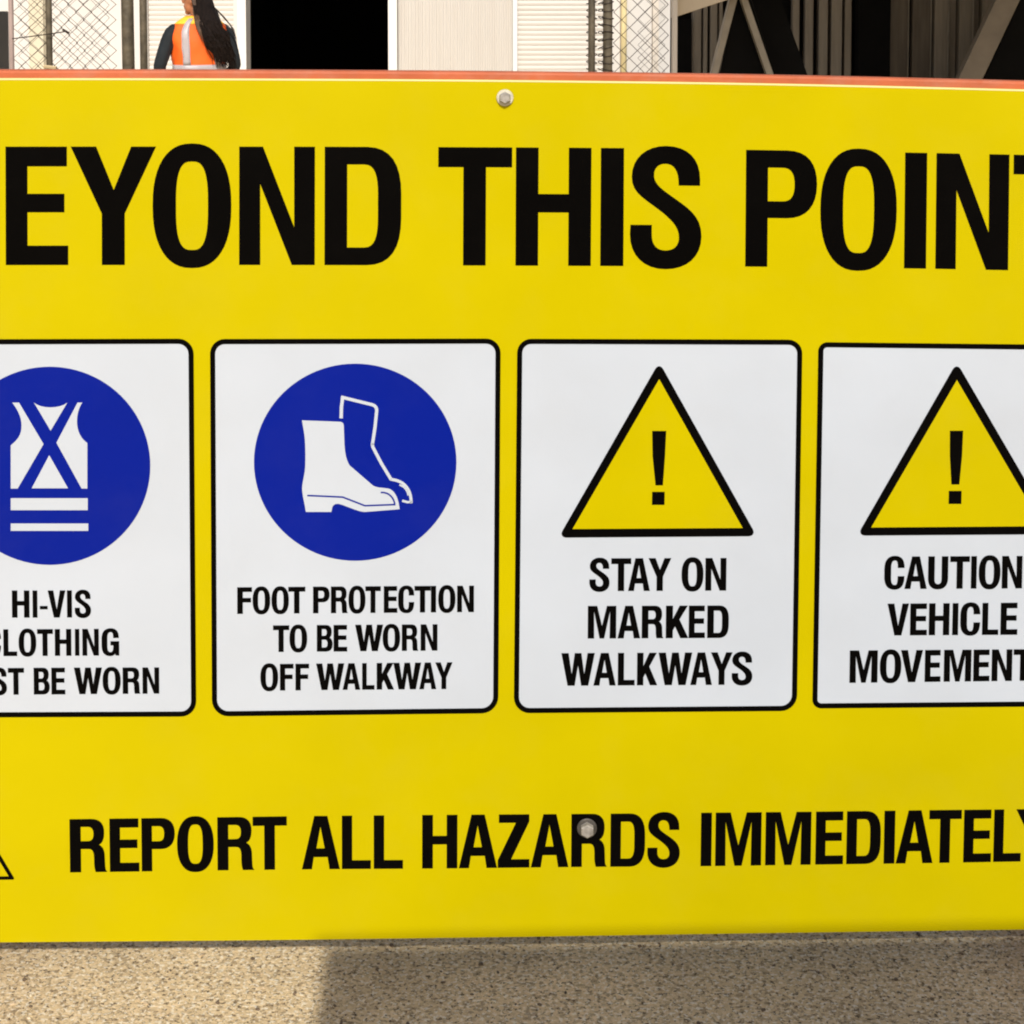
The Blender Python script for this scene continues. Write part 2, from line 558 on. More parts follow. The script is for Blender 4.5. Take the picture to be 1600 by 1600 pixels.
    big = ramp(noise(4.0, 5).outputs[0], [(.3, (.74, .74, .74)), (.7, (1.0, 1.0, 1.0))])
    c3 = mix(1.0, c2, big.outputs[0], 'MULTIPLY')
    t.links.new(c3, p.inputs['Base Color'])
    b = t.nodes.new('ShaderNodeBump'); b.inputs['Strength'].default_value = .6; b.inputs['Distance'].default_value = .003
    t.links.new(noise(190, 5, .7).outputs[0], b.inputs['Height'])
    b2 = t.nodes.new('ShaderNodeBump'); b2.inputs['Strength'].default_value = .4; b2.inputs['Distance'].default_value = .002; b2.invert = True
    t.links.new(v.outputs['Distance'], b2.inputs['Height']); t.links.new(b.outputs[0], b2.inputs['Normal'])
    t.links.new(b2.outputs[0], p.inputs['Normal'])
    return m
GROUND = ground_material()
g = new_obj('ground', [(-250, -120, 0), (250, -120, 0), (250, 400, 0), (-250, 400, 0)], [(0, 1, 2, 3)], GROUND, kind='structure')

def gravel():
    rnd = random.Random(4)
    base = []
    bm = bmesh.new(); bmesh.ops.create_icosphere(bm, subdivisions=1, radius=1)
    bv = [v.co.copy() for v in bm.verts]; bf = [[v.index for v in f.verts] for f in bm.faces]; bm.free()
    V, F, MI = [], [], []
    for i in range(6000):
        x = rnd.uniform(-1.5, 1.7); y = rnd.uniform(1.25, 2.5)
        if rnd.random() > .55 + .35 * (x + 1.5) / 3.2:
            continue
        s = rnd.choice([.0010, .0013, .0016, .0020, .0028]) * rnd.uniform(.8, 1.2)
        rot = Matrix.Rotation(rnd.uniform(0, 6.28), 3, 'Z')
        n = len(V)
        j = rnd.randrange(1000)
        for q in bv:
            h = math.sin(q.x * 12.9 + q.y * 78.2 + q.z * 37.7 + j) * .22 + 1
            w = rot @ Vector((q.x * s * 1.5 * h, q.y * s * h, q.z * s * .62 * h))
            V.append((x + w.x, y + w.y, s * .22 + w.z))
        F += [tuple(k + n for k in f) for f in bf]
        MI += [rnd.choice([0, 0, 1, 1, 2])] * len(bf)
    o = new_obj('gravel', V, F, mat('dark stone chip', (.16, .11, .065), .85, noise=.4, nscale=200), kind='stuff')
    o.data.materials.append(mat('tan stone chip', (.55, .42, .26), .85, noise=.3, nscale=200))
    o.data.materials.append(mat('pale stone chip', (.74, .62, .42), .8, noise=.2, nscale=200))
    for p, mi in zip(o.data.polygons, MI):
        p.material_index = mi
    o['label'] = 'small loose stone chips scattered over the concrete under the sign'
gravel()

# ------------------------------------------------------------------ the sign board
SIGN = thing('safety_sign', 'large yellow site safety sign with four white notice panels on a red steel frame', 'sign', (0, 1.80, 0))
TOP = [(0, 122.0), (400, 122.6), (800, 125.0), (1200, 130.2), (1600, 139.6)]
BOT = [(0, 1472.5), (400, 1469.2), (800, 1464.2), (1200, 1458.2), (1600, 1452.6)]
TOP = [(-205, 122.4)] + TOP + [(1775, 144.8)]
BOT = [(-205, 1474.0)] + BOT + [(1775, 1450.2)]

def sheet():
    xs = [-205 + i * (1980 / 44) for i in range(45)]
    V, F = [], []
    for off in (0.0, -0.003):
        for x in xs:
            for k in range(7):
                y = interp(TOP, x) + (interp(BOT, x) - interp(TOP, x)) * k / 6
                p = board_pt(x, y, 0)
                V.append(p + Vector((0, -off, 0)) - SIGN.location)
    n = 45 * 7
    for i in range(44):
        for k in range(6):
            a = i * 7 + k
            F.append((a, a + 1, a + 8, a + 7))
            F.append((n + a, n + a + 7, n + a + 8, n + a + 1))
    for i in range(44):
        for k in (0, 6):
            a, b = i * 7 + k, (i + 1) * 7 + k
            F.append((a, b, b + n, a + n))
    for i in (0, 44):
        for k in range(6):
            a, b = i * 7 + k, i * 7 + k + 1
            F.append((a, b, b + n, a + n))
    o = new_obj('face_sheet', V, F, YELLOW, SIGN)
    fix_normals(o)
    return o
sheet()
# pale strip painted for the sunlit top edge of the sheet
xs = [-205 + i * (1980 / 60) for i in range(61)]
decal('sunlit_edge_strip', [[[(x, interp(TOP, x) + .2) for x in xs] + [(x, interp(TOP, x) + 3.0) for x in reversed(xs)]]], mat('sunlit sheet edge', (.80, .66, .30), .35), SIGN, .0004, 'pale strip painted as the sunlit bare edge along the top of the sheet')

def bar_along(y_of_x, hgt, d0, d1, x0, x1, name, material):
    mb = MB()
    n = 30
    rings = []
    for i in range(n + 1):
        x = x0 + (x1 - x0) * i / n
        p = board_pt(x, y_of_x(x), 0)
        zt = p.z
        rings.append((p.x, p.y + d0, p.y + d1, zt - hgt, zt))
    vs, fs = [], []
    b = .004
    for (X, ya, yb, za, zb) in rings:
        vs += [(X, ya, za + b), (X, ya, zb - b), (X, ya + b * .3, zb - b * .3), (X, ya + b, zb), (X, yb - b, zb), (X, yb, zb - b), (X, yb, za + b), (X, yb - b, za), (X, ya + b, za)]
    k = 9
    for i in range(n):
        for j in range(k):
            j2 = (j + 1) % k
            fs.append((i * k + j, i * k + j2, (i + 1) * k + j2, (i + 1) * k + j))
    fs.append(tuple(range(k))); fs.append(tuple(n * k + j for j in range(k)))
    mb.add(vs, fs)
    return mb.build(name, material, SIGN)
REDSTEEL = mat('red painted steel', (.47, .115, .045), .6, spec=.25, noise=.14, nscale=14, bump=.15, bscale=60, dirt=(.40, .20, .14), dirt_scale=22, dirt_amt=.5)
bar_along(lambda x: interp(TOP, x) - 12.4, .032, .0035, .0335, -212, 1782, 'frame_rail', REDSTEEL)
bar_along(lambda x: interp(BOT, x) - 190, .032, .0035, .0335, -212, 1782, 'frame_rail', REDSTEEL)
for px in (-200, 1768):
    p = board_pt(px, 700)
    m = MB(); m.box(p.x - .018, p.x + .018, p.y + .036, p.y + .070, .05, board_pt(px, interp(TOP, px)).z - .002)
    m.build('frame_post', REDSTEEL, SIGN, bevel=.003)
    m = MB(); m.box(p.x - .02, p.x + .02, p.y - .30, p.y + .36, 0.0, .048)
    m.build('frame_foot', REDSTEEL, SIGN, bevel=.003)
    m = MB(); a = Vector((p.x, p.y + .32, .05)); b = Vector((p.x, p.y + .085, .70))
    m.tube([a, b], .013, 8); m.build('frame_stay', REDSTEEL, SIGN, smooth=True)

# ---- headline
hl_top = lambda x: interp([(-120, 229.6), (0, 229.5), (400, 229.5), (700, 230.3), (1000, 232.0), (1170, 234.5), (1430, 239.0), (1560, 241.6), (1700, 244.5)], x)
hl_bot = lambda x: interp([(-120, 413.9), (0, 413.7), (400, 413.5), (700, 414.2), (1000, 415.3), (1170, 416.0), (1430, 419.0), (1560, 421.4), (1700, 424.0)], x)
def word(txt, xs, topf, basef, parent, off=.0009):
    sp = [(c, a, b) for c, (a, b) in zip(txt, xs)]
    return decal('lettering', letters(sp, topf, basef), BLACK, parent, off, 'black lettering reading ' + txt)
word('BEYOND', [(-108, -8), (9, 106), (111, 243), (238.8, 361), (374, 491.5), (507.5, 626.6)], hl_top, hl_bot, SIGN, .0005)
word('THIS', [(684.9, 799.5), (806.2, 923.3), (938.8, 974.2), (985, 1096)], hl_top, hl_bot, SIGN, .0005)
word('POINT', [(1165.6, 1276), (1282.3, 1400.8), (1414, 1447.6), (1463, 1576), (1583.5, 1697)], hl_top, hl_bot, SIGN, .0005)

# ---- bottom line
bt = lambda x: interp([(100, 1280.6), (340, 1277.4), (500, 1275.3), (700, 1273.6), (900, 1272.2), (1100, 1270.3), (1300, 1268.3), (1450, 1266.3), (1600, 1264.8)], x)
bb = lambda x: interp([(100, 1363.0), (340, 1359.6), (500, 1357.8), (700, 1356.5), (900, 1354.3), (1100, 1353.0), (1300, 1350.2), (1450, 1348.2), (1600, 1345.6)], x)
word('REPORT', [(109.3, 166.5), (171.6, 217), (221.5, 272.8), (277, 333.5), (340, 396.6), (395.2, 447.8)], bt, bb, SIGN, .0005)
word('ALL', [(472, 530.5), (534.5, 579), (584.3, 629.3)], bt, bb, SIGN, .0005)
word('HAZARDS', [(660, 714.3), (717.5, 776.3), (778.3, 827), (830, 888), (893, 948), (954.3, 1007.5), (1012, 1062)], bt, bb, SIGN, .0005)
word('IMMEDIATELY', [(1095.5, 1111.6), (1118.3, 1189.3), (1196.5, 1267), (1275, 1317.5), (1323.3, 1375.8), (1381.8, 1398), (1400.8, 1457.5), (1452, 1501.8), (1506.3, 1548.8), (1553.3, 1595.3), (1588, 1650)], bt, bb, SIGN, .0005)

# ---- small warning triangle at the bottom left
def tri_round(a, b, c, r):
    P = [Vector(a), Vector(b), Vector(c)]
    out = []
    for i in range(3):
        p = P[i]; u = (P[i - 1] - p).normalized(); v = (P[(i + 1) % 3] - p).normalized()
        p0, p1 = p + u * r, p + v * r
        out += [tuple(p0)] + bez(p0, p + u * r * .45, p + v * r * .45, p1, 6)
    return out
ot = tri_round((-41.5, 1266), (23.5, 1374.5), (-106, 1375.5), 4)
it = [(-41.5, 1278), (13.5, 1369.3), (-96, 1370.3)]
decal('warning_triangle', [[ot, it[::-1]]], BLACK, SIGN, .0005, 'small black outlined triangle at the lower left corner')
decal('exclamation_mark', [[[(-48, 1306), (-35, 1306), (-37.5, 1341), (-45.5, 1341)]], [[(-47, 1347), (-36, 1347), (-36, 1358), (-47, 1358)]]], BLACK, SIGN, .0005)

# ---- notice panels
def panel(c, rad, label):
    o = decal('notice_panel', [[round_quad(c, rad, 2.0)]], WHITE, SIGN, .0004, label)
    decal('border', [[round_quad(c, rad), round_quad(c, rad, 8.0)[::-1]]], BLACK, o, .0008)
    return o
T = '%s'
P1 = panel([(-152, 530.5), (302.3, 529.2), (306.6, 1119.6), (-146, 1121.5)], 24, 'white panel with the blue vest disc, at the left')
P2 = panel([(328.1, 529.8), (782.3, 529.0), (778.5, 1114.4), (331.2, 1119.4)], [23, 23, 26, 26], 'white panel with the blue boot disc')
P3 = panel([(808.2, 529.4), (1253.9, 530.8), (1245.2, 1110.8), (802.8, 1114.4)], [22, 22, 25, 25], 'white panel with a triangle above STAY ON MARKED WALKWAYS')
P4 = panel([(1278.8, 534.6), (1727, 539.5), (1712, 1103.3), (1269.3, 1107.0)], [14, 22, 24, 14], 'white panel with a triangle above CAUTION VEHICLE MOVEMENTS')

def disc(cx, cy, rx, ry, parent, label):
    return decal('blue_disc', [[[(cx + rx * math.cos(2 * math.pi * i / 96), cy + ry * math.sin(2 * math.pi * i / 96)) for i in range(96)]]], BLUE, parent, .0008, label)
disc(77.6, 727.8, 157.2, 154.8, P1, 'round blue disc behind the vest symbol')
disc(555.0, 722.2, 158.2, 154.0, P2, 'round blue disc behind the boot symbol')

def v1(pts):            # vest symbol, measured on an enlargement
    return [(x / 4.706, 560 + y / 4.706) for x, y in pts]
vest = [
    [v1(path((90, 325), (140, 325), (320, 630), (130, 957), (79, 957), (79, 640), (105, 615, 150, 585, 157, 520), (165, 450, 140, 390, 90, 325)))],
    [v1(path((605, 325), (570, 325), (415, 620), (600, 957), (642, 957), (642, 622), (600, 595, 566, 540, 566, 465), (566, 410, 580, 360, 605, 325)))],
    [v1(path((250, 325), (300, 372, 440, 372, 495, 325), (372, 532)))],
    [v1([(362, 712), (500, 955), (233, 955)])],
    [v1([(79, 1028), (645, 1028), (645, 1116), (79, 1116)])],
    [v1([(79, 1214), (649, 1214), (649, 1268), (79, 1268)])]]
decal('vest_symbol', vest, WHITE, P1, .0012, 'white high visibility vest symbol')
def v2(pts):
    return [(380 + x / 4.444, 560 + y / 4.444) for x, y in pts]
boot = [[v2(path((408, 430), (672, 440), (690, 442, 698, 452, 698, 470), (703, 600), (706, 660, 718, 710, 738, 742), (900, 882), (915, 892, 935, 896, 960, 898), (1010, 904), (1050, 915, 1078, 965, 1086, 1047),
                 (850, 1066), (820, 1066, 800, 1058, 770, 1048), (690, 1018), (665, 1010), (640, 1008, 625, 1015, 618, 1035), (612, 1066), (435, 1066), (425, 1000, 410, 950, 409, 900), (412, 850, 430, 800, 431, 740), (434, 640, 430, 560, 422, 510)))]]
decal('boot_symbol', boot, WHITE, P2, .0012, 'solid white boot')
def st2(pts, w):
    return [v2(lp) for lp in stroke(pts, w)]
decal('boot_outline', [st2([(680, 416), (682, 340), (690, 276)], 23), st2(path((679, 268), (800, 298), (890, 320), (915, 326, 928, 340, 927, 365), (915, 480), (897, 600)), 22),
                        st2(path((896, 590), (900, 615), (960, 730), (1028, 842)), 22),
                        st2(path((1022, 838), (1060, 846), (1100, 856, 1130, 880, 1148, 915), (1160, 940, 1166, 965, 1166, 1006)), 20),
                        st2(path((1172, 996), (1140, 998), (1104, 988)), 16),
                        st2(path((1085, 878), (1118, 888, 1142, 915, 1146, 952)), 12)], WHITE, P2, .0013, 'white outline of the second boot')
decal('sole_line', [st2(path((445, 952), (690, 963), (735, 980), (845, 1023), (1052, 1015), (1050, 975, 1015, 925, 955, 931)), 11)], BLUE, P2, .0016)

def hazard(out, inn, ex, dot, parent):
    decal('warning_triangle', [[tri_round(*out, 13)]], BLACK, parent, .0008, 'yellow warning triangle with a thick black edge')
    decal('triangle_field', [[inn]], YELLOW, parent, .0012)
    decal('exclamation_mark', [[ex], [dot]], BLACK, parent, .0016)
hazard([(1030, 565.5), (1182.5, 837.9), (872.5, 840.2)], [(1030, 592.5), (1160.4, 825.0), (894.6, 826.6)],
       [(1019, 673.3), (1041, 673.3), (1039.2, 712), (1035.8, 758.4), (1024.2, 758.4), (1019.6, 712)], [(1018.9, 768.4), (1038.7, 768.4), (1038.3, 788.9), (1018.6, 788.9)], P3)
hazard([(1495, 566), (1651.5, 834.8), (1339.3, 837.0)], [(1495.2, 593.8), (1629, 822.2), (1361.2, 824.2)],
       [(1484.3, 673), (1505, 673), (1503.3, 712), (1499, 757), (1486.6, 757), (1484.2, 712)], [(1482.6, 767), (1502.6, 767), (1502.2, 787.4), (1482.2, 787.4)], P4)

def L(txt, xs, t0, b0, t1, b1, parent):
    x0, x1 = xs[0][0], xs[-1][1]
    word(txt, xs, lin(x0, t0, x1, t1), lin(x0, b0, x1, b1), parent, .0008)
L('HI', [(19, 45.6), (51.2, 58)], 923, 964.7, 923, 964.7, P1)
L('-', [(62.5, 74)], 923, 964.7, 923, 964.7, P1)
L('VIS', [(75, 101.8), (105, 112), (117, 141.7)], 923, 964.6, 922.6, 964.3, P1)
L('CLOTHING', [(-25, 1), (5.6, 26.2), (29.4, 56.2), (58.4, 82.4), (86, 111), (117.4, 123.6), (129, 154), (159, 185.8)], 983.9, 1025, 982.8, 1023.8, P1)
L('MUST', [(-79, -47), (-42, -17), (-14, 10.3), (12.8, 37.2)], 1044.6, 1085.8, 1044.0, 1085.0, P1)
L('BE', [(53, 77.2), (80.6, 101.5)], 1043.8, 1084.8, 1043.6, 1084.6, P1)
L('WORN', [(116, 159), (160.6, 188.2), (192, 219), (223, 248.3)], 1043.5, 1084.3, 1043.2, 1083.4, P1)

L('FOOT', [(371, 393.4), (395, 421.8), (424.5, 451), (450.8, 476.8)], 918.0, 958.9, 917.2, 958.0, P2)
L('PROTECTION', [(489.5, 514.7), (517.4, 543), (544.8, 570.7), (571.2, 594.6), (600, 620.5), (622.5, 646.8), (648, 672.6), (673.6, 681), (685, 711.3), (714.6, 740.2)], 917.0, 958.0, 915.4, 956.0, P2)
L('TO', [(427, 451.6), (452.6, 479.6)], 977.6, 1018.4, 977.2, 1018.0, P2)
L('BE', [(495.4, 519.4), (521.5, 542.2)], 977.0, 1017.8, 976.8, 1017.6, P2)
L('WORN', [(555.3, 598.2), (598.2, 624.8), (628.2, 653.2), (657.6, 683.2)], 976.6, 1017.2, 975.8, 1016.2, P2)
L('OFF', [(407.2, 434.2), (437.8, 458.3), (462, 482.6)], 1038.0, 1078.8, 1037.4, 1078.2, P2)
L('WALKWAY', [(494.4, 537.5), (535.8, 562.4), (566.2, 584.8), (588.9, 615.2), (615, 657.6), (655.6, 681.2), (680.6, 706.5)], 1037.2, 1077.9, 1035.2, 1076.2, P2)

L('STAY', [(921.3, 952.2), (955.4, 985.8), (982, 1015.2), (1013.8, 1048.2)], 872.8, 923.3, 872.4, 922.8, P3)
L('ON', [(1065.3, 1098.8), (1102.5, 1134.6)], 872.4, 922.7, 872.2, 922.4, P3)
L('MARKED', [(918.8, 962.5), (965.6, 1000), (1003.2, 1036.4), (1040.8, 1075.2), (1076.6, 1101.2), (1105.5, 1138.4)], 947.2, 997.4, 946.4, 996.4, P3)
L('WALKWAYS', [(877.5, 928.8), (927.8, 961.8), (965.8, 991.4), (995.8, 1026.6), (1029.3, 1081), (1079.3, 1112.2), (1111.2, 1144), (1143.8, 1175.3)], 1021.0, 1071.2, 1019.4, 1069.4, P3)

L('CAUTION', [(1382.2, 1413), (1414, 1448), (1450.6, 1481.2), (1485, 1514.8), (1517.7, 1525.8), (1529.7, 1563), (1566, 1597)], 870.0, 920.0, 869.0, 919.0, P4)
L('VEHICLE', [(1387, 1419.6), (1422.6, 1448.2), (1451.9, 1483.2), (1488.6, 1497), (1501, 1531.2), (1535.2, 1559.8), (1563.9, 1589.6)], 943.6, 992.6, 942.0, 991.4, P4)
L('MOVEMENTS', [(1328, 1371), (1375.2, 1408), (1408, 1441.5), (1445.5, 1469.5), (1475.3, 1517.3), (1521.4, 1546), (1550, 1581.2), (1584, 1614), (1617, 1646)], 1016.8, 1066.6, 1014.5, 1062.8, P4)

# ---- bolts
ZINC = mat('galvanised steel', (.36, .33, .29), .5, metal=.3, noise=.3, nscale=140, bump=.12, bscale=200)
def hexbolt(px, py, rw, rh, wm):
    p = board_pt(px, py, 0)
    def cyl(mb, r, y0, y1, n, ch=0.0, rot=0.0):
        ring = lambda rr, y: [(p.x + rr * math.cos(2 * math.pi * i / n + rot), y, p.z + rr * math.sin(2 * math.pi * i / n + rot)) for i in range(n)]
        prof = [(r, y0), (r, y1 + ch), (r - ch, y1)] if ch else [(r, y0), (r, y1)]
        vs = []
        for rr, y in prof: vs += ring(rr, y)
        fs = [(k * n + i, k * n + (i + 1) % n, (k + 1) * n + (i + 1) % n, (k + 1) * n + i) for k in range(len(prof) - 1) for i in range(n)]
        fs.append(tuple((len(prof) - 1) * n + i for i in range(n)))
        mb.add(vs, fs)
    a = MB(); cyl(a, rw, p.y - .0016, p.y - .0036, 28, .0008)
    w = a.build('bolt', wm, SIGN)
    w['label'] = 'galvanised hexagon bolt with a round washer'
    c = MB(); cyl(c, rh, p.y - .0036, p.y - .0115, 6, .0018, R(90))
    c.build('bolt_head', ZINC, w)
    d = MB(); cyl(d, rh * .60, p.y - .0115, p.y - .0119, 18, 0)
    d.build('bolt_stamp', ZINC, w)
hexbolt(789, 152.5, .0118, .0088, mat('bright washer', (.62, .58, .46), .45, metal=.3, noise=.15, nscale=90))
hexbolt(917, 1292.5, .0142, .0102, mat('dull dark washer', (.10, .09, .08), .5, metal=.4, noise=.3, nscale=90))

# ------------------------------------------------------------------ cabin added out of view behind the camera to shade ground under the sign
CTP = mat('shade cabin paint', (.62, .47, .28), .6, noise=.15, nscale=3, dirt=(.2, .12, .07), dirt_scale=3, dirt_amt=.5)  # tan chosen to bounce warm fill onto the shaded ground
zc = 2.1
yc = 1.775 - (zc - .218) / math.tan(R(SUN_EL))
xc = -.315 + (1.97 - yc) * math.tan(R(-SUN_AZ))
CT = thing('added_shade_cabin', 'added tan corrugated cabin, unseen behind the camera, that shades the ground under the sign', 'cabin', (xc, 0, 0), R(1.5))
m = MB(); m.box(0, 1.62, yc - 2.4, yc - .045, .12, zc - .10); m.build_local('shade_cabin_wall', CTP, CT)
m = MB(); m.box(0, 1.62, yc - 2.44, yc, zc - .097, zc); m.build_local('top_rail', CTP, CT)
m = MB(); m.box(0, 1.62, yc - 2.44, yc, 0, .117); m.build_local('bottom_rail', CTP, CT)
for x in (0, 1.47):
    m = MB(); m.box(x, x + .15, yc - .042, yc - .001, .12, zc - .10); m.build_local('corner_post', CTP, CT)
for i in range(4):
    x = .22 + i * .30
    m = MB(); m.prism([(x, .125), (x + .17, .125), (x + .17, zc - .105), (x, zc - .105)], yc - .044, yc - .012); m.build_local('corrugation', CTP, CT, bevel=.012)

# ------------------------------------------------------------------ chain link fence at the gate
YF = 4.0
GALV = mat('weathered brown steel', (.105, .085, .055), .6, metal=.2, noise=.45, nscale=30, bump=.3, bscale=60)
WIRE = mat('rusty wire', (.03, .02, .014), .8, metal=.3, noise=.35, nscale=80)
def pxx(px, Y=YF):
    return (px - 800) / FPX * Y
def mesh_wires(x0, x1, z0, z1, cell, Y, seed=0):
    rnd = random.Random(seed)
    m = MB()
    n = int((x1 - x0) / (cell * .5))
    rows = int((z1 - z0) / (cell * .5)) + 1
    for i in range(n):
        pts = []
        for k in range(rows):
            z = z1 - k * cell * .48
            ph = ((k + i) % 2)
            x = x0 + i * cell * .5 + (cell * .25 if ph else -cell * .25) + cell * .25
            pts.append((x + math.sin(z * 5 + i * .3) * .003, Y + (.004 if ph else -.004) + math.sin(i * .7 + z * 3) * .004, z))
        m.tube([Vector(p) for p in pts], .0017, 4, cap=False)
    return m
def fence(label, x0, x1, posts, ties, seed):
    t = thing('chain_link_fence', label, 'fence', ((x0 + x1) / 2, YF, 0), 0, 'chain link fence panels either side of the gateway')
    for (pa, pb, py, lean) in posts:
        xa, xb = pxx(pa, py), pxx(pb, py)
        ln = 0 if lean == 1 else lean
        r = (xb - xa) / 2; c = (xa + xb) / 2
        m = MB(); m.tube([(c + ln * 1.55, py, 0), (c, py, 1.55), (c - ln * .6, py, 2.15)], r, 14)
        o = m.build('fence_post', GALV if lean != 1 else mat('pink grey post paint', (.36, .27, .24), .7, noise=.2), t, smooth=False)
        for p in o.data.polygons:
            p.use_smooth = len(p.vertices) == 4
    o = mesh_wires(x0, x1, .04, 2.05, .050, YF, seed).build('wire_mesh', WIRE, t, kind='stuff')
    m = MB(); m.tube([(x0 - .02, YF, .06), (x1 + .02, YF, .06)], .002, 5); m.build('line_wire', WIRE, t)
    m = MB(); m.tube([(x0 - .02, YF, 2.05), (x1 + .02, YF, 2.05)], .0165, 10); m.build('top_rail', GALV, t, smooth=True)
    for (px, rr) in ties:
        m = MB()
        for k in range(86):
            z = .06 + k * .0233
            pts = [(pxx(px) + rr * math.cos(a), YF + .9 * rr * math.sin(a), z + .004 * math.sin(a + k)) for a in [i * math.pi / 5 for i in range(11)]]
            m.tube(pts, .0016, 4, cap=False)
        m.build('tie_wires', WIRE, t, kind='stuff')
    return t
fl = fence('rusty chain link fence panel at the left of the gateway', pxx(20), pxx(186), [(14, 21.5, YF - .01, 1), (72, 81.5, YF - .01, 0), (190, 209, YF, .006), (218.5, 230, YF - .02, 0)], [], 1)
m = MB(); m.tube([at_depth(19, 60.5, YF - .03), at_depth(40, 58, YF - .03), at_depth(78, 53, YF - .035), at_depth(104, 49, YF - .03)], .0018, 5)
m.tube([at_depth(98, 46, YF - .03), at_depth(108, 52, YF - .03)], .004, 5)
m.build('loose_wire', WIRE, fl, smooth=True)
m = MB(); m.tube([at_depth(69, 104, YF - .02), at_depth(88, 106, YF - .02)], .006, 6); m.build('wire_clamp', mat('tan rag', (.45, .35, .2), .8), fl)
fr = fence('rusty chain link fence panel at the right of the gateway', pxx(957), pxx(1046), [(919, 930, YF - .01, 0), (942, 957, YF, 0)], [(924.5, .0165), (939, .009), (949.5, .0185)], 2)

for t, a, b, yy in ((fl, 34, 184, 4.9), (fr, 1002, 1046, 4.7)):      # the gate leaves are folded back behind the panels
    x0, x1 = pxx(a, yy), pxx(b, yy)
    n = int((x1 - x0) / .025)
    m = MB()
    for i in range(n):
        m.tube([(x0 + i * .025 + (.0125 if (k + i) % 2 else -.0125), yy + (.003 if k % 2 else -.003), 1.98 - k * .0243) for k in range(79)], .0012, 3, cap=False)
    g = m.build('gate_leaf_mesh', WIRE, t, kind='stuff')
    for z in (.06, 2.0):
        m = MB(); m.tube([(x0 - .02, yy, z), (x1 + .02, yy, z)], .012, 8); m.build('gate_leaf_rail', GALV, t)

# ------------------------------------------------------------------ warehouse
YW = 16.0
WALLP = mat('white wall paint', (.62, .595, .56), .7, noise=.05, nscale=2, bump=.1, bscale=20, dirt=(.45, .40, .32), dirt_scale=1.6, dirt_amt=.35, stretch=(1, 1, .35))
CREAM = mat('cream wall paint', (.58, .53, .40), .7, noise=.06, nscale=3, dirt=(.5, .42, .3), dirt_scale=2, dirt_amt=.3, stretch=(1, 1, .3))
SHUT = mat('cream shutter steel', (.61, .575, .525), .55, noise=.02, nscale=4, dirt=(.42, .36, .28), dirt_scale=3, dirt_amt=.15, stretch=(.4, 1, 2))
RIBD = mat('ribbed door steel', (.54, .51, .465), .5, noise=.02, nscale=3, dirt=(.42, .36, .29), dirt_scale=3.5, dirt_amt=.18, stretch=(3, 1, .25))
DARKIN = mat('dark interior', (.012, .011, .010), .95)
W = thing('warehouse', 'long white warehouse with roller shutters and one black open doorway behind the fence', 'building', (-2.0, YW, 0))
def wx(px): return (px - 800) / FPX * YW
def wbox(name, a, b, y0, y1, z0, z1, material, parent=W, label=None):
    m = MB(); m.box(wx(a), wx(b), y0, y1, z0, z1)
    o = m.build(name, material, parent)
    if label: o['label'] = label
    return o
H0, H1 = 3.4, 5.2
for (a, b) in ((-1400, 230.5), (365, 385), (608, 621), (957, 1048)):
    wbox('wall', a, b, YW, YW + .25, 0, H0, WALLP)
wbox('wall', -1400, 1048, YW, YW + .25, H0 + .003, H1, WALLP, label='upper wall above the doors')
# pillars, pipes
wbox('pillar', 50, 72, YW - .10, YW - .001, 0, H0, CREAM, label='cream pillar beside the thin fence post')
0 and wbox('pillar', 14, 22, YW - .06, YW - .001, 0, H0, mat('pink grey trim', (.55, .47, .45), .7), label='pink grey trim strip')
m = MB(); m.tube([(wx(974), YW - .06, 0), (wx(974), YW - .06, H0)], .038, 12); m.build('drain_pipe', mat('yellow pipe paint', (.78, .66, .36), .5, noise=.2, nscale=5), W, smooth=True)
wbox('pillar', 1019, 1028, YW - .07, YW - .001, 0, H0, mat('grey cream trim', (.62, .56, .48), .7, noise=.1), label='narrow grey strip near the corner')
# jambs of the doorway
JAMB = mat('white jamb paint', (.72, .70, .67), .5, noise=.02)
wbox('door_frame', 372, 385.5, YW - .05, YW - .001, 0, H0, JAMB, label='white jamb left of the black doorway')
wbox('door_frame', 607.5, 621, YW - .08, YW - .001, 0, H0, JAMB, label='white jamb right of the black doorway')
wbox('door_frame', 801, 808.5, YW - .06, YW + .05, 0, H0, JAMB, label='trim between ribbed door and right shutter')
# roller shutters
def shutter(a, b, label, pitch=.0625):
    prof = []
    z = .02
    while z < H0:
        prof += [(z, .0), (z + pitch * .12, -.005), (z + pitch * .5, -.010), (z + pitch * .86, -.006), (z + pitch * .97, .004)]
        z += pitch
    vs, fs = [], []
    y = YW + .06
    for zz, d in prof:
        vs += [(wx(a), y + d, zz), (wx(b), y + d, zz)]
    for i in range(len(prof) - 1):
        fs.append((2 * i, 2 * i + 1, 2 * i + 3, 2 * i + 2))
    n = len(vs)
    vs += [(wx(a), y + .04, .02), (wx(b), y + .04, .02), (wx(b), y + .04, z), (wx(a), y + .04, z)]
    fs.append((n, n + 3, n + 2, n + 1))
    m = MB(); m.add(vs, fs)
    o = m.build('roller_shutter', SHUT, W)
    o['label'] = label
    for p in o.data.polygons:
        if p.normal.y > 0 and p.area < .5: p.flip()
    return o
s1 = shutter(231, 364.5, 'closed cream roller shutter behind the person')
wbox('bottom_bar', 232, 364, YW + .02, YW + .043, 0, .06, JAMB, s1)
s2 = shutter(809, 956.5, 'closed cream roller shutter right of the ribbed door')
wbox('bottom_bar', 810, 956, YW + .02, YW + .043, 0, .06, JAMB, s2)
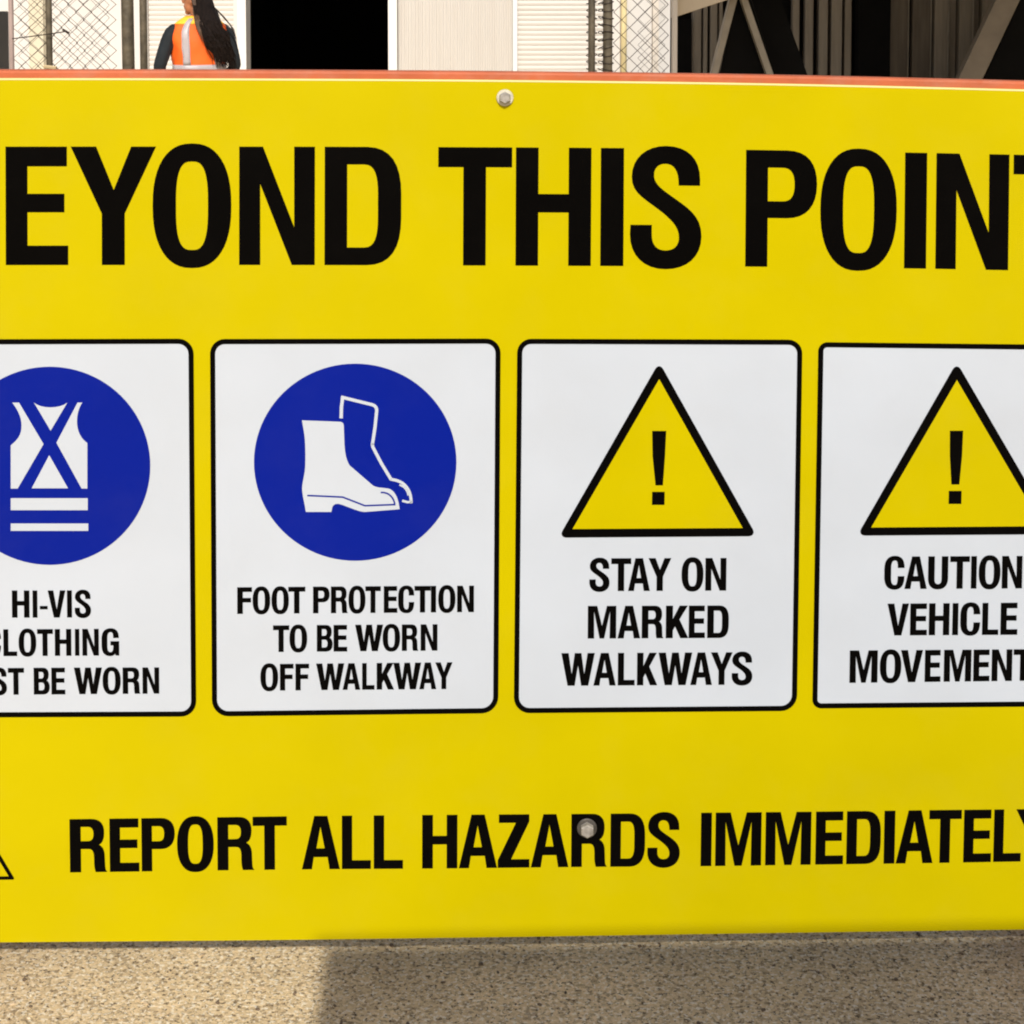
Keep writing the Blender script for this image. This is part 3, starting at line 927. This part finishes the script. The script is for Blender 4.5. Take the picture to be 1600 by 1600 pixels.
# ribbed sliding door
def ribbed():
    vs, fs = [], []
    x = wx(622); x1 = wx(800.5); y = YW + .03
    rnd = random.Random(3)
    xs = []
    while x < x1 - .05:
        p = .044
        xs += [(x, 0), (x + p * .30, 0), (x + p * .42, -.014), (x + p * .82, -.014), (x + p * .94, 0)]
        x += p
    xs.append((x1, 0))
    for a, d in xs:
        vs += [(a, y + d, .03), (a, y + d, H0)]
    for i in range(len(xs) - 1):
        fs.append((2 * i, 2 * i + 2, 2 * i + 3, 2 * i + 1))
    n = len(vs)
    vs += [(wx(622), y + .05, .03), (x1, y + .05, .03), (x1, y + .05, H0), (wx(622), y + .05, H0)]
    fs.append((n, n + 3, n + 2, n + 1))
    m = MB(); m.add(vs, fs)
    o = m.build('ribbed_door', RIBD, W)
    o['label'] = 'off white sliding door of narrow vertical ribs'
ribbed()
# interior seen through the doorway, roof
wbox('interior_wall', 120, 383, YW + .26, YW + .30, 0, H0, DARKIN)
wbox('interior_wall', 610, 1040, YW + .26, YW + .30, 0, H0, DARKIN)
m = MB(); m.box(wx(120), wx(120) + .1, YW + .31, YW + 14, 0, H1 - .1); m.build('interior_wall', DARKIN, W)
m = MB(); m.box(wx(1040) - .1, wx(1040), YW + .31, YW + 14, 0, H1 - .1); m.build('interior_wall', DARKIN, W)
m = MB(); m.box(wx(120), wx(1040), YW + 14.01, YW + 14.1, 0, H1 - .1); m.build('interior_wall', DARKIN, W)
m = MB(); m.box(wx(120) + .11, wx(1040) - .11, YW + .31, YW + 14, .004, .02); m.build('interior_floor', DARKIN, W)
m = MB(); m.box(wx(-1400) - .2, wx(1048) + .1, YW - .25, YW + 14.3, H1 + .003, H1 + .18); m.build('roof', mat('roof sheet', (.35, .34, .33), .6), W)
m = MB(); m.box(wx(1048) - .25, wx(1048), YW + .253, YW + 14.2, 0, H1); m.build('side_wall', WALLP, W)
m = MB(); m.box(wx(-1400), wx(-1400) + .25, YW + .253, YW + 14.2, 0, H1); m.build('side_wall', WALLP, W)
m = MB(); m.box(wx(-1400) + .26, wx(118), YW + 14.01, YW + 14.2, 0, H1); m.build('rear_wall', WALLP, W)

# dark cabinet at the left edge, in front of the wall
YC = 11.0
cx = lambda px: (px - 800) / FPX * YC
ztop = Z_at(18, YC)
Cb = thing('steel_cabinet', 'dark steel storage cabinet at the left edge in front of the white warehouse wall', 'cabinet', (cx(-90), YC, 0))
DK = mat('black cabinet paint', (.02, .02, .022), .45, noise=.3, nscale=8)
m = MB(); m.box(cx(-195), cx(14) - .235, YC + .02, YC + .6, .08, ztop); m.build('cabinet_body', DK, Cb, bevel=.01)
for a, b in ((-190, -113), (-109, -36)):
    m = MB(); m.box(cx(a), cx(b), YC - .004, YC + .018, .12, ztop - .05); d = m.build('cabinet_door', DK, Cb, bevel=.004)
    m = MB(); m.box(cx(b - 9 if a < -100 else a + 3), cx(b - 5 if a < -100 else a + 7), YC - .03, YC - .006, .75, .95); m.build('handle', ZINC, d)
m = MB(); m.box(cx(-42), cx(-38), YC - .008, YC - .0045, Z_at(38, YC), Z_at(32, YC)); m.build('sticker', mat('pale sticker', (.6, .6, .62), .5), Cb)
for a in (-188, -42):
    m = MB(); m.box(cx(a), cx(a + 6), YC + .06, YC + .5, 0, .078); m.build('cabinet_foot', DK, Cb)

# ------------------------------------------------------------------ dark steel shed on the right
YS, YR = 11.0, 12.5
TAUPE = mat('taupe cladding', (.22, .19, .15), .6, noise=.22, nscale=4, stretch=(6, 1, .5), bump=.2, bscale=25)
TAUPE2 = mat('taupe beam paint', (.24, .215, .175), .6, noise=.18, nscale=6, bump=.2, bscale=30)
DARKP = mat('near black shade and steel', (.0035, .0034, .0034), .9, spec=.1, noise=.3, nscale=3)  # near-black also stands in for shade in the shed's gaps
BEIGE = mat('beige fascia', (.50, .43, .33), .6, noise=.1, nscale=4)
SH = thing('steel_shed', 'dark open fronted steel shed with leaning braces to the right of the warehouse', 'shed', (4.0, YR, 0))
rx = lambda px: (px - 800) / FPX * YR
sx = lambda px: (px - 800) / FPX * YS
HS = 3.05
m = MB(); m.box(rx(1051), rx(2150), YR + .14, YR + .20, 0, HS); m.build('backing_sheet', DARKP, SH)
ribs = [(1083, 1096, 0), (1099, 1106, .01), (1110, 1121, 0), (1124, 1130, .02), (1240, 1251, .05), (1259, 1272, .03), (1280, 1294, .01), (1299, 1315, 0), (1321, 1332, .03),
        (1391, 1425, .10), (1429, 1459, .07), (1462, 1484, .03), (1486.5, 1498, .08), (1500, 1522, .02), (1525, 1534, .08), (1536, 1555, .03), (1559, 1580, .05), (1584, 1606, .04)]
x = 1612
while x < 2140:
    ribs.append((x, x + 16, .03)); x += 22
for a, b, d in ribs:
    m = MB(); m.box(rx(a), rx(b), YR + d, YR + .138, 0, HS - .01)
    o = m.build('cladding_rib', mat('shaded taupe cladding', (.115, .095, .072), .7, noise=.3, nscale=4, stretch=(6, 1, .5)) if 1385 < a < 1461 else TAUPE, SH, bevel=.008)  # some ribs carry their shade as a darker colour
    if b - a > 15:
        m = MB(); m.box(rx(b) - .012, rx(b) - .002, YR + d - .012, YR + d - .001, 0, HS - .02); m.build('rib_edge', TAUPE2, o)
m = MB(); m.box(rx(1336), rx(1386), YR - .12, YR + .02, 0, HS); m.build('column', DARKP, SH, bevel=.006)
def beam_px(x0, x1, y0, slope_l, slope_r, ytop, ybot, name, material, Y, dep=.09, label=None):
    """leaning bar: its left and right edges at y0 are x0, x1; slopes are px sideways per px down"""
    q = []
    for (xx, s, yy) in ((x0, slope_l, ytop), (x1, slope_r, ytop), (x1, slope_r, ybot), (x0, slope_l, ybot)):
        p = at_depth(xx + s * (yy - y0), yy, Y)
        q.append((p.x, p.z))
    m = MB(); m.prism(q, Y, Y + dep)
    o = m.build(name, material, SH, bevel=.006)
    if label: o['label'] = label
    return o
yg = 5 + CAMH * FPX / YS + 3       # ground line at this distance
beam_px(1140, 1152, 0, -.25, -.26, -28, yg - 2, 'brace', TAUPE2, YS, label='left leg of the inverted V brace')
beam_px(1158, 1169, 0, .345, .345, -28, yg - 2, 'brace', TAUPE2, YS + .002, label='right leg of the inverted V brace')
beam_px(1556, 1594, 0, -.475, -.475, -90, yg - 2, 'brace', mat('dim brace paint', (.15, .125, .095), .65, noise=.2, nscale=6), YS, label='wide brace leaning at the far right')
# near-black plates stand in for the shade in the triangles
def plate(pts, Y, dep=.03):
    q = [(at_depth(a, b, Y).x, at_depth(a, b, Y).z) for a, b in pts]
    m = MB(); m.prism(q, Y, Y + dep); return m.build('shade_plate', DARKP, SH)
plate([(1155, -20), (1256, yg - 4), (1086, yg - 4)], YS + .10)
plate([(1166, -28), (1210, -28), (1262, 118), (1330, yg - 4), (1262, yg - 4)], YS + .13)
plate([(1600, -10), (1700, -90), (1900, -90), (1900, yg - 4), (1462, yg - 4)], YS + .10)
beam_px(1051, 1081, 0, 0, 0, 30, yg - 2, 'shade_plate', DARKP, YR - .05, .04)  # near-black sheet for the shade under the fascia
# fascia and roof
q = [at_depth(a, b, YS - .2) for a, b in ((1051, 28), (1136, 0), (1262, -42), (1262, -70), (1051, -70))]
m = MB(); m.prism([(p.x, p.z) for p in q], YS - .2, YS - .08); m.build('fascia', BEIGE, SH, bevel=.004)['label'] = 'sloping beige fascia above the dark gap'
m = MB(); m.box(sx(1053), sx(2300), YS - 3.4, YS + 1.72, HS + .02, HS + .16); m.build('roof', TAUPE, SH)  # roof drawn far forward, out of view, to keep the shed front shaded
m = MB(); m.box(sx(1051), sx(2300), YS, YS + .1, Z_at(-92, YS), Z_at(-92, YS) + .14); m.build('top_chord', TAUPE2, SH)
for px in (1051.5, 2285):
    m = MB(); m.box(sx(px) - (.04 if px < 1200 else 0), sx(px) - .006 + (0 if px < 1200 else .06), YS - .34, YS - .22, 0, HS + .015); m.build('corner_post', mat('white corner post', (.52, .48, .43), .6) if px < 1200 else DARKP, SH)

# ------------------------------------------------------------------ person
def person():
    YP = 9.0
    PX = (311 - 800) / FPX * YP
    th = R(25)
    P = thing('person', 'person in an orange high visibility vest with long dark hair walking left beyond the sign', 'person', (PX, YP, 0), th)
    SKIN = mat('skin', (.42, .16, .075), .5, noise=.08, nscale=20)
    SHIRT = mat('dark shirt', (.005, .009, .012), .85, noise=.3, nscale=20, bump=.4, bscale=18)
    TROU = mat('dark trousers', (.02, .022, .03), .85, noise=.25, nscale=15, bump=.4, bscale=14)
    VEST = mat('orange vest', (.90, .125, .006), .7, noise=.12, nscale=9, bump=.5, bscale=11)
    REFL = mat('silver reflective tape', (.40, .36, .37), .4, noise=.08, nscale=20)
    HAIR = mat('dark brown hair', (.011, .006, .004), .6, spec=.15, noise=.5, nscale=14, stretch=(6, 6, .6), bump=.8, bscale=50)
    SHOE = mat('work boots', (.05, .035, .02), .6)
    def skin(name, chains, material, subd=1, remesh=None, extra=None):
        verts, edges, rad = [], [], []
        key = {}
        def idx(p, r):
            k = tuple(round(c, 4) for c in p)
            if k not in key:
                key[k] = len(verts); verts.append(k); rad.append(r)
            return key[k]
        for ch in chains:
            prev = None
            for p, r in ch:
                i = idx(p, r)
                if prev is not None and (prev, i) not in edges and (i, prev) not in edges: edges.append((prev, i))
                prev = i
        me = bpy.data.meshes.new(name)
        me.from_pydata(verts, edges, [])
        o = bpy.data.objects.new(name, me); COL.objects.link(o)
        o.modifiers.new('skin', 'SKIN')
        sv = me.skin_vertices[0].data
        for i, r in enumerate(rad):
            rr = r if isinstance(r, tuple) else (r, r)
            sv[i].radius = rr
        sv[0].use_root = True
        s = o.modifiers.new('sub', 'SUBSURF'); s.levels = subd; s.render_levels = subd
        dg = bpy.context.evaluated_depsgraph_get(); dg.update()
        me2 = bpy.data.meshes.new_from_object(o.evaluated_get(dg))
        bpy.data.objects.remove(o)
        if extra:
            bm = bmesh.new(); bm.from_mesh(me2)
            extra(bm)
            bm.to_mesh(me2); bm.free()
        o = bpy.data.objects.new(name, me2); COL.objects.link(o)
        if remesh:
            r = o.modifiers.new('remesh', 'REMESH'); r.mode = 'VOXEL'; r.voxel_size = remesh
            sm = o.modifiers.new('smooth', 'SMOOTH'); sm.iterations = 2; sm.factor = .5
            dg = bpy.context.evaluated_depsgraph_get(); dg.update()
            me3 = bpy.data.meshes.new_from_object(o.evaluated_get(dg))
            bpy.data.objects.remove(o)
            o = bpy.data.objects.new(name, me3); COL.objects.link(o)
        me = o.data; me.materials.clear(); me.materials.append(material); me.name = name
        for p in me.polygons: p.use_smooth = True
        o.name = name
        o.parent = P
        return o
    # joints; local +Y is the way the body faces, -X is the person's left
    pel, wai, che, nek = (0, 0, .95), (0, .005, 1.07), (0, .01, 1.25), (0, -.005, 1.395)
    arm = {}
    for s in (-1, 1):
        sh = (s * .185, 0, 1.375)
        el = (s * .285, -.03, 1.10) if s < 0 else (s * .25, -.03, 1.10)
        wr = (s * .20, .17, 1.00)
        arm[s] = (sh, el, wr)
    def hand(s):
        wr = Vector(arm[s][2]); d = (wr - Vector(arm[s][1])).normalized()
        side = Vector((-s, .2, 0)).normalized(); up = d.cross(side).normalized()
        palm = wr + d * .05
        out = [[(tuple(wr), .024), (tuple(palm), (.034, .016))]]
        for k, ln in enumerate((.070, .078, .073, .058)):
            o = side * 0 + up * (.027 - .018 * k)
            b0 = palm + d * .035 + o
            p1 = b0 + d * ln * .45 + side * .006; p2 = p1 + d * ln * .25 + side * .014; p3 = p2 + d * ln * .15 + side * .016
            out.append([(tuple(palm), (.034, .016)), (tuple(b0), .0095), (tuple(p1), .0085), (tuple(p2), .008), (tuple(p3), .007)])
        b0 = wr + d * .02 + up * .028
        out.append([(tuple(wr), .024), (tuple(b0), .012), (tuple(b0 + d * .03 + up * .018), .010), (tuple(b0 + d * .055 + up * .022), .0085)])
        return out
    legs = []
    for s, fy in ((-1, .10), (1, -.12)):
        legs.append([(pel, (.13, .10)), ((s * .09, 0, .86), .085), ((s * .095, fy * .6, .50), .055), ((s * .095, fy, .12), .038), ((s * .095, fy + .02, .06), .038), ((s * .10, fy + .12, .035), .035), ((s * .10, fy + .19, .03), .028)])
    yaw = R(48)                                      # head turned to the left
    fwd = Vector((-math.sin(yaw), math.cos(yaw), 0)); rt = Vector((math.cos(yaw), math.sin(yaw), 0))
    hc = Vector((-.012, .02, 1.585))
    def addhead(bm):
        def ell(c, rx_, ry_, rz_, seg=20):
            r = bmesh.ops.create_uvsphere(bm, u_segments=seg, v_segments=14, radius=1)
            for v in r['verts']:
                q = v.co.copy()
                w = rt * q.x * rx_ + fwd * q.y * ry_
                v.co = Vector(c) + w + Vector((0, 0, q.z * rz_))
        ell(hc + Vector((0, 0, .012)), .074, .094, .100)
        ell(hc + fwd * .032 + Vector((0, 0, -.055)), .056, .058, .062)
        ell(hc + fwd * .066 + Vector((0, 0, -.098)), .024, .024, .020)       # chin
        ell(hc + fwd * .101 + Vector((0, 0, -.018)), .013, .018, .022)       # nose
        ell(hc + fwd * .090 + Vector((0, 0, .005)), .010, .012, .03)
        ell(hc + fwd * .088 + Vector((0, 0, -.056)), .021, .013, .0085)      # lips
        ell(hc + fwd * .087 + Vector((0, 0, -.068)), .019, .012, .0075)
        ell(hc + fwd * .078 + Vector((0, 0, .035)), .05, .016, .012)         # brow
        for s in (-1, 1):
            ell(hc + rt * s * .075 - fwd * .005 + Vector((0, 0, -.012)), .009, .017, .031)
    chains = [[(pel, (.13, .10)), (wai, (.115, .09)), (che, (.135, .095)), (nek, (.06, .055)), ((-.006, .01, 1.47), .05), ((-.012, .02, 1.53), .05)]] + legs
    for s in (-1, 1):
        sh, el, wr = arm[s]
        chains.append([(che, (.135, .095)), (sh, .05), (el, .036), (wr, .024)])
        chains += hand(s)
    body = skin('body', chains, SKIN, 1, .0075, addhead)
    # eyes
    for s in (-1, 1):
        c = hc + fwd * .083 + rt * s * .032 + Vector((0, 0, .012))
        m = MB(); m.tube([c - fwd * .006, c, c + fwd * .004], [.010, .011, .003], 10)
        o = new_obj('eye', m.v, m.f, mat('eye', (.03, .02, .015), .2), body, smooth=True)
    # shirt and trousers follow the body
    ch2 = [[(pel, (.14, .108)), (wai, (.127, .10)), (che, (.148, .106)), ((0, -.003, 1.40), (.075, .065)), ((-.002, 0, 1.425), (.06, .055))]]
    for s in (-1, 1):
        sh, el, wr = arm[s]
        ch2.append([(che, (.148, .106)), (sh, .064), (tuple((Vector(sh) + Vector(el)) / 2), .056), (el, .050), (tuple(Vector(wr) * .8 + Vector(el) * .2), .036)])
    skin('shirt', ch2, SHIRT, 1, .009)
    lg = []
    for s, fy in ((-1, .10), (1, -.12)):
        lg.append([((0, 0, 1.0), (.14, .11)), (pel, (.15, .118)), ((s * .09, 0, .84), .098), ((s * .095, fy * .6, .50), .070), ((s * .095, fy, .13), .056)])
    skin('trousers', lg, TROU, 1, .01)
    for s, fy in ((-1, .10), (1, -.12)):
        skin('boot', [[((s * .095, fy, .15), .05), ((s * .095, fy + .01, .055), .052), ((s * .10, fy + .12, .045), .044), ((s * .10, fy + .20, .038), .034)]], SHOE, 1)
    # vest: a loft round the torso, open at the arms
    rings = [(.80, .190, .145, 0), (.90, .192, .145, 0), (1.00, .182, .138, 0), (1.08, .176, .134, .002), (1.16, .182, .138, .004), (1.24, .192, .142, .006), (1.30, .196, .138, .004), (1.345, .196, .124, .0),
             (1.390, .178, .104, -.004), (1.425, .140, .086, -.008), (1.462, .082, .072, -.004)]
    NS = 40
    def vpt(a, z, off=0.0):
        for i in range(len(rings) - 1):
            if rings[i][0] <= z <= rings[i + 1][0]:
                u = (z - rings[i][0]) / (rings[i + 1][0] - rings[i][0])
                rx_, ry_, cy = [rings[i][k] + (rings[i + 1][k] - rings[i][k]) * u for k in (1, 2, 3)]
                c, s = math.cos(a), math.sin(a)
                n = 2.5
                fold = 1 + .016 * math.sin(7 * a + z * 20) + .013 * math.sin(11 * a - z * 33) + .012 * math.sin(5 * a + z * 52 + 2 * math.sin(3 * a))
                return Vector(((rx_ * fold + off) * math.copysign(abs(c) ** (2 / n), c), cy + (ry_ * fold + off) * math.copysign(abs(s) ** (2 / n), s), z))
    V, F = [], []
    zs = [.80 + (.662) * i / 26 for i in range(27)]
    for z in zs:
        for k in range(NS):
            V.append(vpt(2 * math.pi * k / NS, min(z, 1.4619)))
    for i in range(26):
        z = zs[i]
        for k in range(NS):
            a = 2 * math.pi * (k + .5) / NS
            side = min(abs(math.atan2(math.sin(a), math.cos(a))), abs(math.atan2(math.sin(a - math.pi), math.cos(a - math.pi))))
            k2 = (k + 1) % NS
            F.append((i * NS + k, i * NS + k2, (i + 1) * NS + k2, (i + 1) * NS + k))
    vest_o = new_obj('safety_vest', V, F, VEST, P, smooth=True)
    so = vest_o.modifiers.new('solid', 'SOLIDIFY'); so.thickness = .004; so.offset = 1
    LASTBAND = []
    def band(a0, a1, z0, z1, na, nz, off=.006):
        V, F = [], []
        for i in range(nz + 1):
            for k in range(na + 1):
                V.append(vpt(a0 + (a1 - a0) * k / na, min(1.461, z0 + (z1 - z0) * i / nz), off))
        for i in range(nz):
            for k in range(na):
                b = i * (na + 1) + k
                F.append((b, b + 1, b + na + 2, b + na + 1))
        o = new_obj('reflective_band', V, F, REFL, vest_o, smooth=True)
        LASTBAND.append(o)
        s = o.modifiers.new('solid', 'SOLIDIFY'); s.thickness = .002; s.offset = 1
    band(0, 2 * math.pi, 1.055, 1.122, 48, 3)
    band(0, 2 * math.pi, .87, .925, 48, 3)
    YV = mat('sunlit vest shoulder', (.95, .50, .03), .7)  # yellow-orange paints sun glare on the orange shoulders
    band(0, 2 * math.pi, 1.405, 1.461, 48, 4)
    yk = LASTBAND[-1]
    yk.name = 'shoulder_highlight'; yk.data.materials.clear(); yk.data.materials.append(YV)
    for a0 in (R(-130), R(-70), R(112), R(52)):
        band(a0, a0 + R(18), 1.124, 1.445, 3, 14, .0085)
    # hair: a cap on the skull and a long fall down the back
    rnd = random.Random(9)
    def loft(rgs, seg=20):
        V, F = [], []
        for (c, a, b, axis) in rgs:
            ax = Vector(axis).normalized(); bx = Vector((-ax.y, ax.x, 0))
            for k in range(seg):
                t = 2 * math.pi * k / seg
                w = 1 + .06 * math.sin(5 * t + c[2] * 9)
                V.append(Vector(c) + ax * a * w * math.cos(t) + bx * b * w * math.sin(t))
        for i in range(len(rgs) - 1):
            for k in range(seg):
                k2 = (k + 1) % seg
                F.append((i * seg + k, i * seg + k2, (i + 1) * seg + k2, (i + 1) * seg + k))
        F.append(tuple(range(seg))); F.append(tuple(len(V) - seg + k for k in range(seg)))
        return V, F
    m = MB()
    r = tuple(rt)
    b = -fwd
    def hp(bk, sd, z): return tuple(hc + b * bk + rt * sd + Vector((0, 0, z - hc.z)))
    V, F = loft([(hp(.005, 0, 1.705), .02, .03, r), (hp(.008, 0, 1.69), .055, .065, r), (hp(.015, 0, 1.655), .080, .090, r), (hp(.028, 0, 1.61), .084, .085, r),
                 (hp(.048, 0, 1.56), .080, .066, r), ((.035, -.075, 1.50), .076, .056, (1, 0, 0)), ((.045, -.115, 1.44), .078, .048, (1, 0, 0)), ((.060, -.150, 1.37), .086, .040, (1, .1, 0)), ((.085, -.166, 1.30), .088, .036, (1, .1, 0)),
                 ((.110, -.166, 1.23), .074, .034, (1, .1, 0)), ((.130, -.160, 1.18), .050, .028, (1, .1, 0)), ((.145, -.155, 1.14), .016, .012, (1, .1, 0))])
    m.add(V, F)
    hair = new_obj('hair', m.v, m.f, HAIR, P, smooth=True); fix_normals(hair)
    m = MB()
    for i in range(230):
        t = rnd.uniform(-1, 1); e = rnd.uniform(-.02, .03)
        ang = rnd.uniform(-2.6, -.5)
        p0 = hc + rt * t * .07 + b * .075 + Vector((0, 0, rnd.uniform(-.05, .03)))
        p1 = Vector((.04 + .07 * t, -.17 - rnd.uniform(-.02, .006), 1.40 + rnd.uniform(-.02, .02)))
        p2 = Vector((.085 + .085 * t, -.208 + rnd.uniform(-.012, .010), 1.29 + rnd.uniform(-.05, .05)))
        p3 = Vector((.125 + .055 * t + e, -.190 + rnd.uniform(-.01, .012), 1.19 + rnd.uniform(-.035, .035)))
        p4 = p3 + Vector((.012 + e * .6, .01, -rnd.uniform(.02, .07)))
        m.tube([p0, p1, p2, p3, p4], [.003, .004, .004, .003, .0008], 4, cap=False)
    for i in range(14):                                    # loose strands that stand away at the right
        s = rnd.uniform(0, 1)
        m.tube([Vector((.06, -.12, 1.55)), Vector((.12 + .03 * s, -.15, 1.47 - .02 * s)), Vector((.18 + .03 * s, -.16, 1.40 - .03 * s)), Vector((.215 + .02 * s, -.15, 1.33 - .05 * s))], [.002, .0022, .0018, .0006], 4, cap=False)
    for i in range(16):                                    # lighter locks beside the cheek
        s = rnd.uniform(-1, 1)
        m.tube([hc + rt * -.078 + Vector((0, 0, .02)), Vector((-.035 + .018 * s, -.10, 1.50)), Vector((-.030 + .022 * s, -.155, 1.42)), Vector((-.012 + .02 * s, -.17, 1.35))], [.003, .003, .0024, .0008], 4, cap=False)
    new_obj('hair_strands', m.v, m.f, HAIR, hair)
    m = MB()
    for i in range(46):                                    # brown locks at the left side
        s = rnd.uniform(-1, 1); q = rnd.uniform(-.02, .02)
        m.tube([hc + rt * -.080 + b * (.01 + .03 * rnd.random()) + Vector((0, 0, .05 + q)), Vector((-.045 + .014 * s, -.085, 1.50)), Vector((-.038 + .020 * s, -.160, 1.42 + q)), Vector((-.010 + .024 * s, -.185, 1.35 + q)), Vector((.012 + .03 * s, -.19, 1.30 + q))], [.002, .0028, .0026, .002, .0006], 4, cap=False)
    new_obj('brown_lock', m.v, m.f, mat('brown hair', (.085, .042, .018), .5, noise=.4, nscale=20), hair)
    return P
person()
